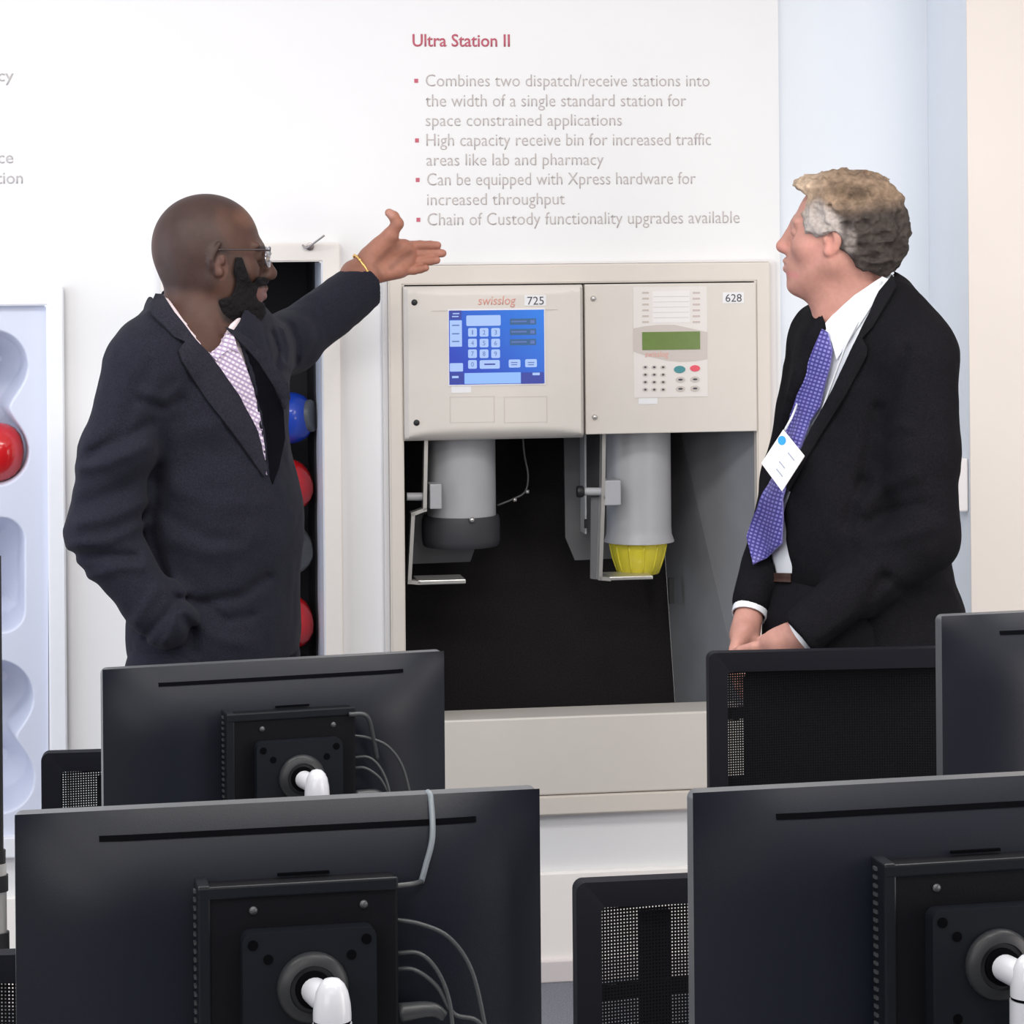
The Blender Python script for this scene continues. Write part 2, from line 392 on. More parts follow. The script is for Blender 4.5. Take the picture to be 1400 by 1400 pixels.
class SDF:
    def __init__(s): s.ops = []
    def rc(s, a, b, ra, rb, k=.02, op='u'):
        a = np.array(a, float); b = np.array(b, float); r = max(ra, rb)
        lo = np.minimum(a, b) - r; hi = np.maximum(a, b) + r
        def f(X, Y, Z):
            e = b - a; L = e.dot(e) + 1e-12
            t = np.clip(((X - a[0]) * e[0] + (Y - a[1]) * e[1] + (Z - a[2]) * e[2]) / L, 0, 1)
            return np.sqrt((X - a[0] - e[0] * t) ** 2 + (Y - a[1] - e[1] * t) ** 2 + (Z - a[2] - e[2] * t) ** 2) - (ra + (rb - ra) * t)
        s.ops.append((op, k, f, lo, hi)); return s
    def ell(s, c, r, ax=None, k=.02, op='u'):
        c = np.array(c, float); r = np.array(r, float); R = np.eye(3) if ax is None else np.array([list(v) for v in ax], float)
        ext = np.sqrt(((R * r[:, None]) ** 2).sum(0))
        def f(X, Y, Z):
            dx, dy, dz = X - c[0], Y - c[1], Z - c[2]
            q = [(dx * R[i, 0] + dy * R[i, 1] + dz * R[i, 2]) / r[i] for i in range(3)]
            k0 = np.sqrt(q[0] ** 2 + q[1] ** 2 + q[2] ** 2); k1 = np.sqrt((q[0] / r[0]) ** 2 + (q[1] / r[1]) ** 2 + (q[2] / r[2]) ** 2) + 1e-9
            return k0 * (k0 - 1) / k1
        s.ops.append((op, k, f, c - ext, c + ext)); return s
    def plane(s, p, n, k=.004):
        """cut away the side n points to"""
        p = np.array(p, float); n = np.array(n, float); n /= np.linalg.norm(n)
        s.ops.append(('x', k, lambda X, Y, Z: (X - p[0]) * n[0] + (Y - p[1]) * n[1] + (Z - p[2]) * n[2], None, None)); return s
    def custom(s, op, f, k=.004, lo=None, hi=None):
        s.ops.append((op, k, f, lo, hi)); return s
    def grid(s, xs, ys, zs):
        G = np.full((len(xs), len(ys), len(zs)), .5, 'f')
        for op, k, f, lo, hi in s.ops:
            if lo is None: sl = [slice(0, len(a)) for a in (xs, ys, zs)]
            else:
                m = k + .03; sl = []
                for a, l, h in zip((xs, ys, zs), lo, hi):
                    i0 = max(0, np.searchsorted(a, l - m) - 1); i1 = min(len(a), np.searchsorted(a, h + m) + 1); sl.append(slice(i0, i1))
                if any(q.stop <= q.start for q in sl): continue
            X = xs[sl[0]][:, None, None]; Y = ys[sl[1]][None, :, None]; Z = zs[sl[2]][None, None, :]
            g = G[sl[0], sl[1], sl[2]]; d = np.asarray(f(X, Y, Z), 'f')
            if op == 'u':
                h = np.clip(k - np.abs(g - d), 0, None) / k; r = np.minimum(g, d) - h * h * k * .25
            elif op == 's':
                d = -d; h = np.clip(k - np.abs(g - d), 0, None) / k; r = np.maximum(g, d) + h * h * k * .25
            elif op == 'x':
                h = np.clip(k - np.abs(g - d), 0, None) / k; r = np.maximum(g, d) + h * h * k * .25
            else: r = g + d          # displacement
            G[sl[0], sl[1], sl[2]] = r
        return G
def axis(*segs):
    """axis(a, step, b, step, c ...) piecewise spacing"""
    out = [segs[0]]
    for i in range(1, len(segs) - 1, 2):
        a, st, b = segs[i - 1], segs[i], segs[i + 1]
        n = max(1, int(round((b - a) / st))); out += [a + (b - a) * (j + 1) / n for j in range(n)]
    return np.array(out, float)
def nets(G, xs, ys, zs):
    S = G < 0
    c = [S[i:S.shape[0] - 1 + i, j:S.shape[1] - 1 + j, k:S.shape[2] - 1 + k] for i in (0, 1) for j in (0, 1) for k in (0, 1)]
    al = c[0].copy(); an = c[0].copy()
    for q in c[1:]: al &= q; an |= q
    act = an & ~al
    idx = np.argwhere(act); n = len(idx)
    vid = np.full(act.shape, -1, np.int32); vid[act] = np.arange(n)
    I, J, K = idx.T; cor = {}
    for i in (0, 1):
        for j in (0, 1):
            for k in (0, 1): cor[i, j, k] = G[I + i, J + j, K + k]
    acc = np.zeros((n, 3)); cnt = np.zeros(n)
    for a in cor:
        for ax in range(3):
            if a[ax] == 0:
                b = list(a); b[ax] = 1; b = tuple(b)
                va, vb = cor[a], cor[b]; m = (va < 0) != (vb < 0)
                t = np.where(m, va / np.where(m, va - vb, 1), 0)
                q = np.tile(np.array(a, float), (n, 1)); q[:, ax] = t
                acc[m] += q[m]; cnt += m
    q = acc / cnt[:, None]
    pos = np.stack([xs[I] + q[:, 0] * (xs[I + 1] - xs[I]), ys[J] + q[:, 1] * (ys[J + 1] - ys[J]), zs[K] + q[:, 2] * (zs[K + 1] - zs[K])], 1)
    faces = []
    for ax in range(3):
        A = np.take(S, range(0, S.shape[ax] - 1), ax); Bq = np.take(S, range(1, S.shape[ax]), ax)
        e = np.argwhere(A != Bq); o1, o2 = [(1, 2), (2, 0), (0, 1)][ax]
        ok = (e[:, o1] > 0) & (e[:, o2] > 0) & (e[:, o1] < S.shape[o1] - 1) & (e[:, o2] < S.shape[o2] - 1); e = e[ok]
        fl = S[e[:, 0], e[:, 1], e[:, 2]]
        def v(d1, d2):
            g = e.copy(); g[:, o1] -= d1; g[:, o2] -= d2; return vid[g[:, 0], g[:, 1], g[:, 2]]
        f = np.stack([v(1, 1), v(0, 1), v(0, 0), v(1, 0)], 1); f[~fl] = f[~fl][:, ::-1]
        faces.append(f)
    return pos, np.concatenate(faces)
def relax(pos, faces, it=1, lam=.5):
    e = np.concatenate([faces[:, [0, 1]], faces[:, [1, 2]], faces[:, [2, 3]], faces[:, [3, 0]]]); n = len(pos)
    for _ in range(it):
        s = np.zeros((n, 3)); c = np.zeros(n)
        for a, b in ((0, 1), (1, 0)):
            for q in range(3): s[:, q] += np.bincount(e[:, a], pos[e[:, b], q], n)
            c += np.bincount(e[:, a], minlength=n)
        pos = pos + lam * (s / np.maximum(c, 1)[:, None] - pos)
    return pos
def np_obj(name, pos, faces, m, parent, colors=None, uvpx=False):
    Mi = np.array(MW[parent].inverted()); loc = pos @ Mi[:3, :3].T + Mi[:3, 3]
    me = bpy.data.meshes.new(name)
    me.from_pydata(loc.tolist(), [], faces.tolist()); me.update()
    me.materials.append(m); me.shade_smooth()
    if colors is not None:
        a = me.color_attributes.new('Col', 'FLOAT_COLOR', 'POINT')
        a.data.foreach_set('color', np.concatenate([colors, np.ones((len(colors), 1))], 1).astype('f').ravel())
    o = bpy.data.objects.new(name, me); COL.objects.link(o); o.parent = parent; MW[o] = MW[parent].copy()
    return o
def sdf_obj(name, S, xs, ys, zs, m, parent, sm=1, lam=.5, colf=None):
    G = S.grid(xs, ys, zs); pos, faces = nets(G, xs, ys, zs)
    if sm: pos = relax(pos, faces, sm, lam)
    o = np_obj(name, pos, faces, m, parent, colf(pos) if colf else None)
    bvh = BVHTree.FromPolygons([Vector(p) for p in pos.tolist()], faces.tolist())
    return o, bvh
def drape(name, poly, bvhs, off, th, m, parent, step=6, uvs=True, smooth=True, fallback=None, rot=0.0, sink=.004, lift=0):
    """a cloth panel cut to an outline, laid on the surface in front of the viewer, with real thickness"""
    poly = [Vector((p[0], p[1])) for p in poly]; pts = []; n = len(poly)
    for i in range(n):
        a, b = poly[i], poly[(i + 1) % n]; k = max(1, int((b - a).length / step))
        pts += [a + (b - a) * (j / k) for j in range(k)]
    nb = len(pts); edges = [(i, (i + 1) % nb) for i in range(nb)]
    xs = [p.x for p in poly]; ys = [p.y for p in poly]
    gx, gy = np.meshgrid(np.arange(min(xs), max(xs), step), np.arange(min(ys), max(ys), step))
    sd = poly_sdf(gx.ravel(), gy.ravel(), [tuple(p) for p in poly])
    inner = [Vector((float(x), float(y))) for x, y, s in zip(gx.ravel(), gy.ravel(), sd) if s < -step * .45]
    vo, _, fo, _, _, _ = delaunay_2d_cdt(pts + inner, edges, [list(range(nb))], 1, 1e-4)
    P3 = []; N3 = []; miss = []
    for v in vo:
        r = ray(v.x, v.y).normalized(); best = None
        for bv in bvhs:
            h = bv.ray_cast(EYE, r)
            if h[0] is not None and (best is None or h[3] < best[3]): best = h
        if best is None: P3.append(None); N3.append(-r); miss.append(len(P3) - 1)
        else:
            nn = best[1] if best[1].dot(r) < 0 else -best[1]
            P3.append(best[0].copy()); N3.append((nn * .6 - r * .4).normalized())
    good = [i for i in range(len(P3)) if P3[i] is not None]
    for i in miss:
        j = min(good, key=lambda g: (vo[g] - vo[i]).length); d = P3[j].y; P3[i] = P(vo[i].x, vo[i].y, d); N3[i] = N3[j]
    # smooth depth
    nbr = {i: set() for i in range(len(vo))}
    for f in fo:
        for a, b in zip(f, f[1:] + f[:1]): nbr[a].add(b); nbr[b].add(a)
    for _ in range(lift):
        dep = [p.y for p in P3]; P3 = [P(vo[i].x, vo[i].y, min([dep[i]] + [dep[j] + .0015 for j in nbr[i]])) for i in range(len(dep))]
    for _ in range(3):
        dep = [p.y for p in P3]; nd = [(.4 * dep[i] + .6 * sum(dep[j] for j in nbr[i]) / max(1, len(nbr[i]))) for i in range(len(dep))]
        P3 = [P(vo[i].x, vo[i].y, min(nd[i], dep[i] + .002)) for i in range(len(dep))]
        N3 = [sum((N3[j] for j in nbr[i]), N3[i].copy()).normalized() for i in range(len(N3))]
    bm = B(); uvl = bm.loops.layers.uv.new('UVMap')
    top = [bm.verts.new(P3[i] + N3[i] * (off + th)) for i in range(len(P3))]
    bot = [bm.verts.new(P3[i] + N3[i] * (off - sink)) for i in range(len(P3))]
    cnt = {}
    c, s_ = math.cos(rot), math.sin(rot)
    for f in fo:
        for q, ff in ((top, f), (bot, f[::-1])):
            try: g = bm.faces.new([q[i] for i in ff])
            except ValueError: continue
            for l, i in zip(g.loops, ff): l[uvl].uv = ((vo[i].x * c + vo[i].y * s_) / 718, (-vo[i].x * s_ + vo[i].y * c) / 718)
        for a, b in zip(f, f[1:] + f[:1]): cnt[(a, b)] = 1
    for (a, b) in cnt:
        if (b, a) not in cnt:
            try: bm.faces.new((top[a], top[b], bot[b], bot[a]))
            except ValueError: pass
    Mi = MW[parent].inverted(); bm.transform(Mi)
    bmesh.ops.recalc_face_normals(bm, faces=bm.faces)
    me = bpy.data.meshes.new(name); bm.to_mesh(me); bm.free(); me.materials.append(m)
    me.shade_smooth(); me.set_sharp_from_angle(angle=math.radians(50))
    o = bpy.data.objects.new(name, me); COL.objects.link(o); o.parent = parent; MW[o] = MW[parent].copy()
    return o
# ================================================================== SETTING
bm = B(); box(bm, -3.6, 3.6, -1.2, 7.2, -.1, 0); struct('floor', bm, M['floor'])
bm = B(); box(bm, -3.6, 3.6, -1.2, 7.2, 2.95, 3.05); struct('ceiling', bm, M['ceiling'])
bm = B(); box(bm, -3.6, 3.6, -1.25, -1.2, 0, 2.95); struct('wall_front', bm, M['back_wall'])  # unseen room wall behind the camera, added to darken monitor reflections
op = []
for r in ((546, 384, 1042, 1090), (247, 352, 443, 940), (-205, 416, 62, 1152)): op.append(Wr(*r))
sR = Wp(1066, 300)[0]
ss = sorted({-2.9, sR} | {o[0] for o in op} | {o[1] for o in op}); zs_ = sorted({0.0, 2.95} | {o[2] for o in op} | {o[3] for o in op})
bm = B()
for a, b in zip(ss, ss[1:]):
    for c, d in zip(zs_, zs_[1:]):
        m_, n_ = (a + b) / 2, (c + d) / 2
        if any(o[0] < m_ < o[1] and o[2] < n_ < o[3] for o in op): continue
        wbox(bm, a, b, 0, .12, c, d)
struct('wall_back', bm, M['wall'])
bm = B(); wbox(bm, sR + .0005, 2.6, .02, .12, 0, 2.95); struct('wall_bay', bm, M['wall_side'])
CY = -.26
sC = Wp(1326.5, 600, CY)[0]
bm = B(); wbox(bm, sC, sC + .003, CY + .004, .0195, 0, 2.95); struct('trim_2', bm, M['wall_side'])  # column's side face in wall paint, without the warm light painted on the front
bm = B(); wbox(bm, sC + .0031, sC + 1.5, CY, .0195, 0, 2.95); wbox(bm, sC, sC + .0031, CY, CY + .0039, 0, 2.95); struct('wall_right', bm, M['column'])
# low plinth and baseboard along the wall
zp = Wp(760, 1194, -.02)[1]; zb = Wp(760, 1313, -.03)[1]
bm = B(); wbox(bm, -2.9, sC - .002, -.02, -.0005, zb - .01, zp, .003); struct('trim_1', bm, M['plinth'])
bm = B(); wbox(bm, -2.9, sC - .002, -.034, -.0205, 0.0, zb, .003); struct('baseboard_back', bm, M['baseboard'])

# ================================================================== WALL LETTERING
t0 = wthing('wall_lettering', 'pale grey bulleted text under a red heading, above the tube station', 'lettering', *Wp(790, 305))
bm = B(); wtext(bm, 'Ultra Station II', 564, 697, 63.5, 46.5, -.0006, weight=.012); obj('heading', bm, M['ink_red'], t0, label='red heading')
lines = [('Combines two dispatch/receive stations into', 582, 970, 118, 102), ('the width of a single standard station for', 582, 938, 145.5, 129),
         ('space constrained applications', 582, 850, 172, 156), ('High capacity receive bin for increased traffic', 583, 972, 199, 182.5),
         ('areas like lab and pharmacy', 583, 825, 226, 210), ('Can be equipped with Xpress hardware for', 584, 951, 252.5, 236),
         ('increased throughput', 584, 772, 280, 264), ('Chain of Custody functionality upgrades available', 584.5, 1011, 306.5, 290)]
for b_, x0, x1, yb, yt in lines:
    bm = B(); wtext(bm, b_, x0, x1, yb, yt, -.0006, weight=-.008, ref='dl'); obj('text_line', bm, M['ink_faint'], t0)
for x, y in ((569, 110.5), (570, 192), (571, 246), (572, 300.5)):
    s0, s1, z0, z1 = Wr(x - 2.6, y - 2.8, x + 2.6, y + 2.8); bm = B(); wbox(bm, s0, s1, -.001, -.0002, z0, z1); obj('bullet', bm, M['ink_red'], t0, label='red square bullet')
t0 = wthing('wall_lettering', 'grey text cut off by the left edge of the photo', 'lettering', *Wp(5, 250))
for b_, x0, x1, yb, yt in (('cy', -3, 18.5, 111, 95), ('ce', -3, 18, 223, 207), ('tion', -5, 31, 251, 235)):
    bm = B(); wtext(bm, b_, x0, x1, yb, yt, -.0006, weight=.004, ref='dl'); obj('text_line', bm, M['ink_grey'], t0)

# ================================================================== TUBE STATION
st = wthing('tube_station', 'beige pneumatic tube station with two control doors, set in the wall between the two men', 'tube station', *Wp(795, 1114))
def frame_bm(o, i, y0, y1, bev=.003):
    bm = B(); t = bmesh.new(); rings = []
    for y in (y0, y1):
        for q in (o, i): rings.append([t.verts.new(c) for c in ((q[0], y, q[2]), (q[1], y, q[2]), (q[1], y, q[3]), (q[0], y, q[3]))])
    fo, fi, bo, bi = rings
    for k in range(4):
        n = (k + 1) % 4
        for q in ((fo[k], fo[n], fi[n], fi[k]), (bo[k], bi[k], bi[n], bo[n]), (fo[k], bo[k], bo[n], fo[n]), (fi[k], fi[n], bi[n], bi[k])): t.faces.new(q)
    bmesh.ops.recalc_face_normals(t, faces=t.faces)
    es = [e for e in t.edges if e.calc_face_angle(0) > 1]
    bmesh.ops.bevel(t, geom=es, offset=bev, segments=2, affect='EDGES')
    merge(bm, t, WM); return bm
FO = Wr(534, 361, 1056, 1113, -.03); FI = Wr(553.5, 387, 1036, 1087, -.03)
obj('frame', frame_bm(FO, FI, -.032, -.0005), M['beige'], st)
lo = Wr(526, 358, 1064, 1116, -.012)
obj('frame_lip', frame_bm(lo, (FO[0] + .002, FO[1] - .002, FO[2] + .002, FO[3] - .002), -.014, -.0008), M['beige_edge'], st)
# lower panel
lp = Wr(556, 979, 1035, 1086, -.03)
bm = B(); wbox(bm, FI[0] + .002, FI[1] - .002, -.026, .10, lp[2], lp[3], .004)
obj('lower_panel', bm, M['beige2'], st)
# interior: back sheet and splayed liners
bt = FI[3] - .01; bb = lp[3] - .14; DB = .36
def wl(s, y, z): return WM @ Vector((s, y, z))
sbt = Wp(886, 610, DB)[0]; sbb = Wp(926, 975, DB)[0]
bm = B()
L_, R_ = FI[0] - .004, FI[1] + .004
q = [bm.verts.new(wl(*c)) for c in ((L_, DB, bb), (sbb, DB, bb), (sbt, DB, bt), (L_, DB, bt), (L_, DB + .01, bb), (sbb, DB + .01, bb), (sbt, DB + .01, bt), (L_, DB + .01, bt))]
for f in ((0, 1, 2, 3), (4, 5, 6, 7), (0, 1, 5, 4), (1, 2, 6, 5), (2, 3, 7, 6), (3, 0, 4, 7)): bm.faces.new([q[i] for i in f])
wbox(bm, L_, R_, .0, DB, bb - .01, bb); wbox(bm, L_, R_, .005, DB, bt, bt + .008)
obj('bin_back', bm, M['dark_liner'], st)
bm = B()
q = [bm.verts.new(wl(*c)) for c in ((R_, -.0, bb), (sbb, DB - .001, bb), (sbt, DB - .001, bt), (R_, -.0, bt), (R_ + .008, -.0, bb), (sbb + .008, DB, bb), (sbt + .008, DB, bt), (R_ + .008, -.0, bt))]
for f in ((0, 1, 2, 3), (4, 5, 6, 7), (0, 1, 5, 4), (1, 2, 6, 5), (2, 3, 7, 6), (3, 0, 4, 7)): bm.faces.new([q[i] for i in f])
obj('side_liner', bm, M['grey_liner'], st)
s_, z_ = Wp(915, 806, .29); 
bm = B(); wbox(bm, s_ - .006, s_ + .006, .262, .272, z_ - .03, z_ + .03); obj('liner_slot', bm, M['black'], st)
bm = B(); wbox(bm, L_ - .008, L_, -.0, DB, bb, bt); obj('side_liner', bm, M['dark_liner'], st)
# dark reveal behind the doors
dr = Wr(556, 389, 1034, 590, -.02)
bm = B(); wbox(bm, FI[0] + .001, FI[1] - .001, -.004, .0, dr[2] + .01, FI[3] - .001); obj('door_backing', bm, M['blackgap'], st)
# ---- right door: flat sheet with keypad
rd = Wr(799.5, 387.5, 1033.5, 591.5, -.03)
bm = B(); wbox(bm, rd[0], rd[1], -.036, -.0045, rd[2], rd[3], .002); dR = obj('door', bm, M['beige2'], st, label='flat door with keypad')
YR = -.0362
def wrect(bm, x0, y0, x1, y1, y, th=.001, mi=0, bev=0): r = Wr(x0, y0, x1, y1, y); wbox(bm, r[0], r[1], y - th, y, r[2], r[3], bev, mi)
def wpoly(bm, pts, y, th=.001, mi=0): wprism(bm, [Wp(px, py, y) for px, py in pts], y - th, y, mi=mi)
bm = B(); wrect(bm, 866, 392, 967, 543, YR, .0008); obj('keypad_sheet', bm, M['sheet'], dR)
bm = B(); wpoly(bm, [(866, 449), (880, 446), (900, 444), (922, 444), (945, 449), (967, 454), (967, 491), (950, 494), (930, 495), (910, 493), (885, 487), (866, 481)], YR - .0008, .0005); obj('keypad_band', bm, M['sheet_band'], dR)
bm = B(); wrect(bm, 892, 398, 943, 441, YR - .0008, .0005)
obj('directory_window', bm, M['sheet_white'], dR)
bm = B(); wrect(bm, 878, 453.5, 957, 478, YR - .0013, .0012); obj('display', bm, M['lcd'], dR)
bm = B()
for k in range(6):
    y = 399 + k * 8.0
    wrect(bm, 878, y, 887, y + 2.6, YR - .0008, .0004, 0); wrect(bm, 947, y, 957, y + 2.6, YR - .0008, .0004, 0)
for k in range(1, 6): wrect(bm, 893, 398 + k * 7.2, 942, 398.5 + k * 7.2, YR - .0013, .0003, 0)
obj('legend_marks', bm, mat('legend_taupe', (.52, .45, .42), .5), dR)
for i in range(3):
    for j in range(4):
        bm = B(); c = Wp(882 + 12.2 * i, 502 + 10.2 * j, YR); wprism(bm, disc(c[0], c[1], .0062, 12, .0044), YR - .002, YR - .0008); obj('key', bm, M['sheet_band'], dR)
        bm = B(); wprism(bm, disc(c[0], c[1], .003, 8, .0022), YR - .0024, YR - .002); obj('key_legend', bm, M['ink_dark'], dR)
for x, y, m_, w_ in ((929, 505, 'key_teal', 8), (950, 503.5, 'key_red', 7), (930, 519, 'sheet_band', 6.5), (950, 518.5, 'sheet_band', 6.5), (930, 531.5, 'sheet_band', 6.5), (950, 531, 'sheet_band', 6.5)):
    c = Wp(x, y, YR); bm = B(); wprism(bm, disc(c[0], c[1], w_ / 620, 18, w_ * .62 / 620), YR - .0025, YR - .0008)
    obj('key', bm, M[m_], dR, label={'key_teal': 'teal key', 'key_red': 'red key'}.get(m_))
    if m_ == 'sheet_band':
        bm = B(); wprism(bm, disc(c[0], c[1], .0055, 8, .0022), YR - .003, YR - .0025); obj('key_legend', bm, M['ink_dark'], dR)
bm = B(); wtext(bm, 'swisslog', 882, 914, 488, 480, YR - .0014, shear=.15, th=.0003); obj('brand_mark', bm, M['ink_salmon'], dR)
bm = B(); wrect(bm, 988, 399.5, 1017, 414.5, YR, .0008); obj('number_label', bm, M['white_label'], dR)
bm = B(); wtext(bm, '628', 992, 1014, 412.5, 402, YR - .0009, th=.0003); obj('number', bm, M['ink_dark'], dR)
bm = B(); wrect(bm, 873, 544.5, 899, 552.5, YR, .0006); obj('sticker', bm, M['white_label'], dR)
for x, y in ((811, 408), (813, 570)):
    c = Wp(x, y, YR); bm = B(); lathe(bm, [(.006, 0), (.006, .003), (.004, .006), (.001, .007)], wl(c[0], YR, c[1]), -WI, 16); obj('screw', bm, M['steel'], dR, True)
# ---- left door: moulded bezel with touch screen
ld = Wr(552.5, 390.5, 797, 601, -.04)
bm = B(); NX, NZ = 48, 60; gv = []
for j in range(NZ + 1):
    row = []
    for i in range(NX + 1):
        u, v = i / NX, j / NZ
        arc = .085 - .055 * abs(2 * u - 1) ** 4
        f = min(1, v / max(arc, .02)); g = min(1, (1 - v) / (.055 - .03 * abs(2 * u - 1) ** 4)); e = min(1, min(u, 1 - u) / .02)
        d = .030 + .026 * min(math.sin(f * math.pi / 2), .35 + .65 * math.sin(g * math.pi / 2)) * (.5 + .5 * math.sin(e * math.pi / 2))
        row.append(bm.verts.new(wl(ld[0] + u * (ld[1] - ld[0]), -d, ld[2] + v * (ld[3] - ld[2]))))
    gv.append(row)
for j in range(NZ):
    for i in range(NX): bm.faces.new((gv[j][i], gv[j][i + 1], gv[j + 1][i + 1], gv[j + 1][i]))
bd = [gv[0][i] for i in range(NX + 1)] + [gv[j][NX] for j in range(1, NZ + 1)] + [gv[NZ][i] for i in range(NX - 1, -1, -1)] + [gv[j][0] for j in range(NZ - 1, 0, -1)]
bk = []
for v in bd:
    l = WM.inverted() @ v.co; bk.append(bm.verts.new(wl(l.x, -.0045, l.z)))
for i in range(len(bd)): bm.faces.new((bd[i], bd[(i + 1) % len(bd)], bk[(i + 1) % len(bd)], bk[i]))
bm.faces.new(bk)
dL = obj('door', bm, M['beige2'], st, True, 'moulded door with touch screen', 40)
YL = -.0562
bm = B(); wrect(bm, 612.5, 422, 745.5, 527, YL, .0012); obj('screen_surround', bm, M['sheet_white'], dL)
# touch screen picture: one glowing panel, one mesh with its printed keys
sm_ = bpy.data.materials.new('screen_blue'); sm_.use_nodes = True; nt = sm_.node_tree; b_ = nt.nodes['Principled BSDF']
tc = nt.nodes.new('ShaderNodeTexCoord'); mp = nt.nodes.new('ShaderNodeMapping'); gr = nt.nodes.new('ShaderNodeTexGradient'); rp = nt.nodes.new('ShaderNodeValToRGB')
nt.links.new(tc.outputs['Generated'], mp.inputs[0]); mp.inputs['Location'].default_value = (-.25, 0, 0); mp.inputs['Rotation'].default_value = (0, math.radians(38), 0); mp.inputs['Scale'].default_value = (.9, 1, .9)
nt.links.new(mp.outputs[0], gr.inputs[0]); nt.links.new(gr.outputs[0], rp.inputs[0])
rp.color_ramp.elements[0].color = (.045, .075, .55, 1); rp.color_ramp.elements[1].color = (.035, .24, .85, 1)
b_.inputs['Base Color'].default_value = (.01, .02, .05, 1); b_.inputs['Roughness'].default_value = .15
nt.links.new(rp.outputs[0], b_.inputs['Emission Color']); b_.inputs['Emission Strength'].default_value = .58
bm = B(); wrect(bm, 614, 424, 744, 525, YL - .0012, .001); ts = obj('touch_screen', bm, sm_, dL)
lit = lambda n, c, s=1.0: mat(n, (.02, .03, .05), .3, emis=c, estr=s * .62)
gm = [lit('screen_key', (.42, .58, .95)), lit('screen_field', (.30, .52, .98)), lit('screen_dark', (.02, .10, .24)), lit('screen_navy', (.03, .04, .33)), lit('screen_ink', (.10, .16, .45))]
bm = B(); ys_ = YL - .0022
def wrr(x0, y0, x1, y1, mi, r=.003, y=ys_):
    q = Wr(x0, y0, x1, y1, y); wprism(bm, rrect(q[0], q[1], q[2], q[3], r, 3), y - .0003, y, mi=mi)
wrr(637.5, 431, 684.5, 445.5, 0)
for i in range(3):
    for j in range(4):
        if j == 3 and i == 2: continue
        x = 640 + i * 15.8; y = 448.5 + j * 14.6
        wrr(x, y, x + (27.5 if (j == 3 and i == 1) else 12), y + 11.8, 0)
for k, d_ in enumerate('1234567890'):
    i, j = (k % 3, k // 3) if k < 9 else (0, 3)
    x = 646 + i * 15.8; y = 448.5 + j * 14.6
    wtext(bm, d_, x - (.7 if d_ == '1' else 1.8), x + (.7 if d_ == '1' else 1.8), y + 9, y + 2.8, ys_ - .0004, 4, th=.0002)
wrr(662, 497, 677, 499, 3, .0008, ys_ - .0004)
wrr(614.5, 424.5, 631, 437, 3, .001); wrr(615, 438, 631.5, 474, 0, .001); wrr(615, 496.5, 633, 508, 0, .002); wrr(614.5, 509, 634, 525, 3, .001)
wrr(635, 509.5, 712, 524.5, 1, .001); wrr(712.5, 509, 743.5, 524.5, 3, .001); wrr(728, 509.5, 738, 513, 0, .001, ys_ - .0004)
for k in range(3): wrr(697, 435.5 + 14 * k, 733, 444 + 14 * k, 2, .001); wrr(699, 438.5 + 14 * k, 720, 440.5 + 14 * k, 4, .0005, ys_ - .0004); wrr(725, 437.5 + 14 * k, 731, 442 + 14 * k, 4, .001, ys_ - .0004)
wrr(695.5, 491.5, 711.5, 502.5, 0); wrr(718, 491, 734, 502, 0)
for x in (703, 726): wrr(x - 4.5, 495, x + 4.5, 496.3, 4, .0004, ys_ - .0004); wrr(x - 4, 498, x + 4, 499.3, 4, .0004, ys_ - .0004)
for y in (444, 455.5, 466): wrr(618, y, 628, y + 1.6, 4, .0004, ys_ - .0004)
for x, y in ((619, 428), (618, 432)): wrr(x, y, x + 9, y + 1.5, 0, .0004, ys_ - .0004)
wrr(618, 514, 627, 517, 0, .0006, ys_ - .0004)
obj('screen_picture', bm, gm, dL)
bm = B(); wtext(bm, 'swisslog', 653.5, 705, 416.5, 404.5, YL, shear=.12, weight=.006, th=.0003); obj('brand_mark', bm, M['ink_salmon'], dL)
bm = B(); wrect(bm, 717, 403.5, 746.5, 418, YL, .0008); obj('number_label', bm, M['white_label'], dL)
bm = B(); wtext(bm, '725', 721, 743.5, 416.5, 405.5, YL - .0009, th=.0003); obj('number', bm, M['ink_dark'], dL)
bm = B(); wrect(bm, 617, 528.5, 644, 537, YL, .0006); obj('sticker', bm, M['white_label'], dL)
bm = B(); wrect(bm, 590, 423.6, 762, 424.8, YL + .0005, .0012); obj('ridge', bm, M['sheet_band'], dL)
for x0, x1 in ((615, 676), (689, 748)):
    bm = B()
    for a in ((x0, 542, x1, 542.7), (x0, 577, x1, 577.7), (x0, 542, x0 + .7, 577.7), (x1 - .7, 542, x1, 577.7)): wrect(bm, *a, YL, .0004)
    obj('panel_outline', bm, M['sheet_band'], dL)
for x, y in ((566.5, 413.5), (569.5, 578)):
    c = Wp(x, y, YL); bm = B(); lathe(bm, [(.0068, 0), (.0068, .002), (.005, .004), (.001, .0045)], wl(c[0], -.055, c[1]), -WI, 16); obj('screw', bm, M['black'], dL, True)
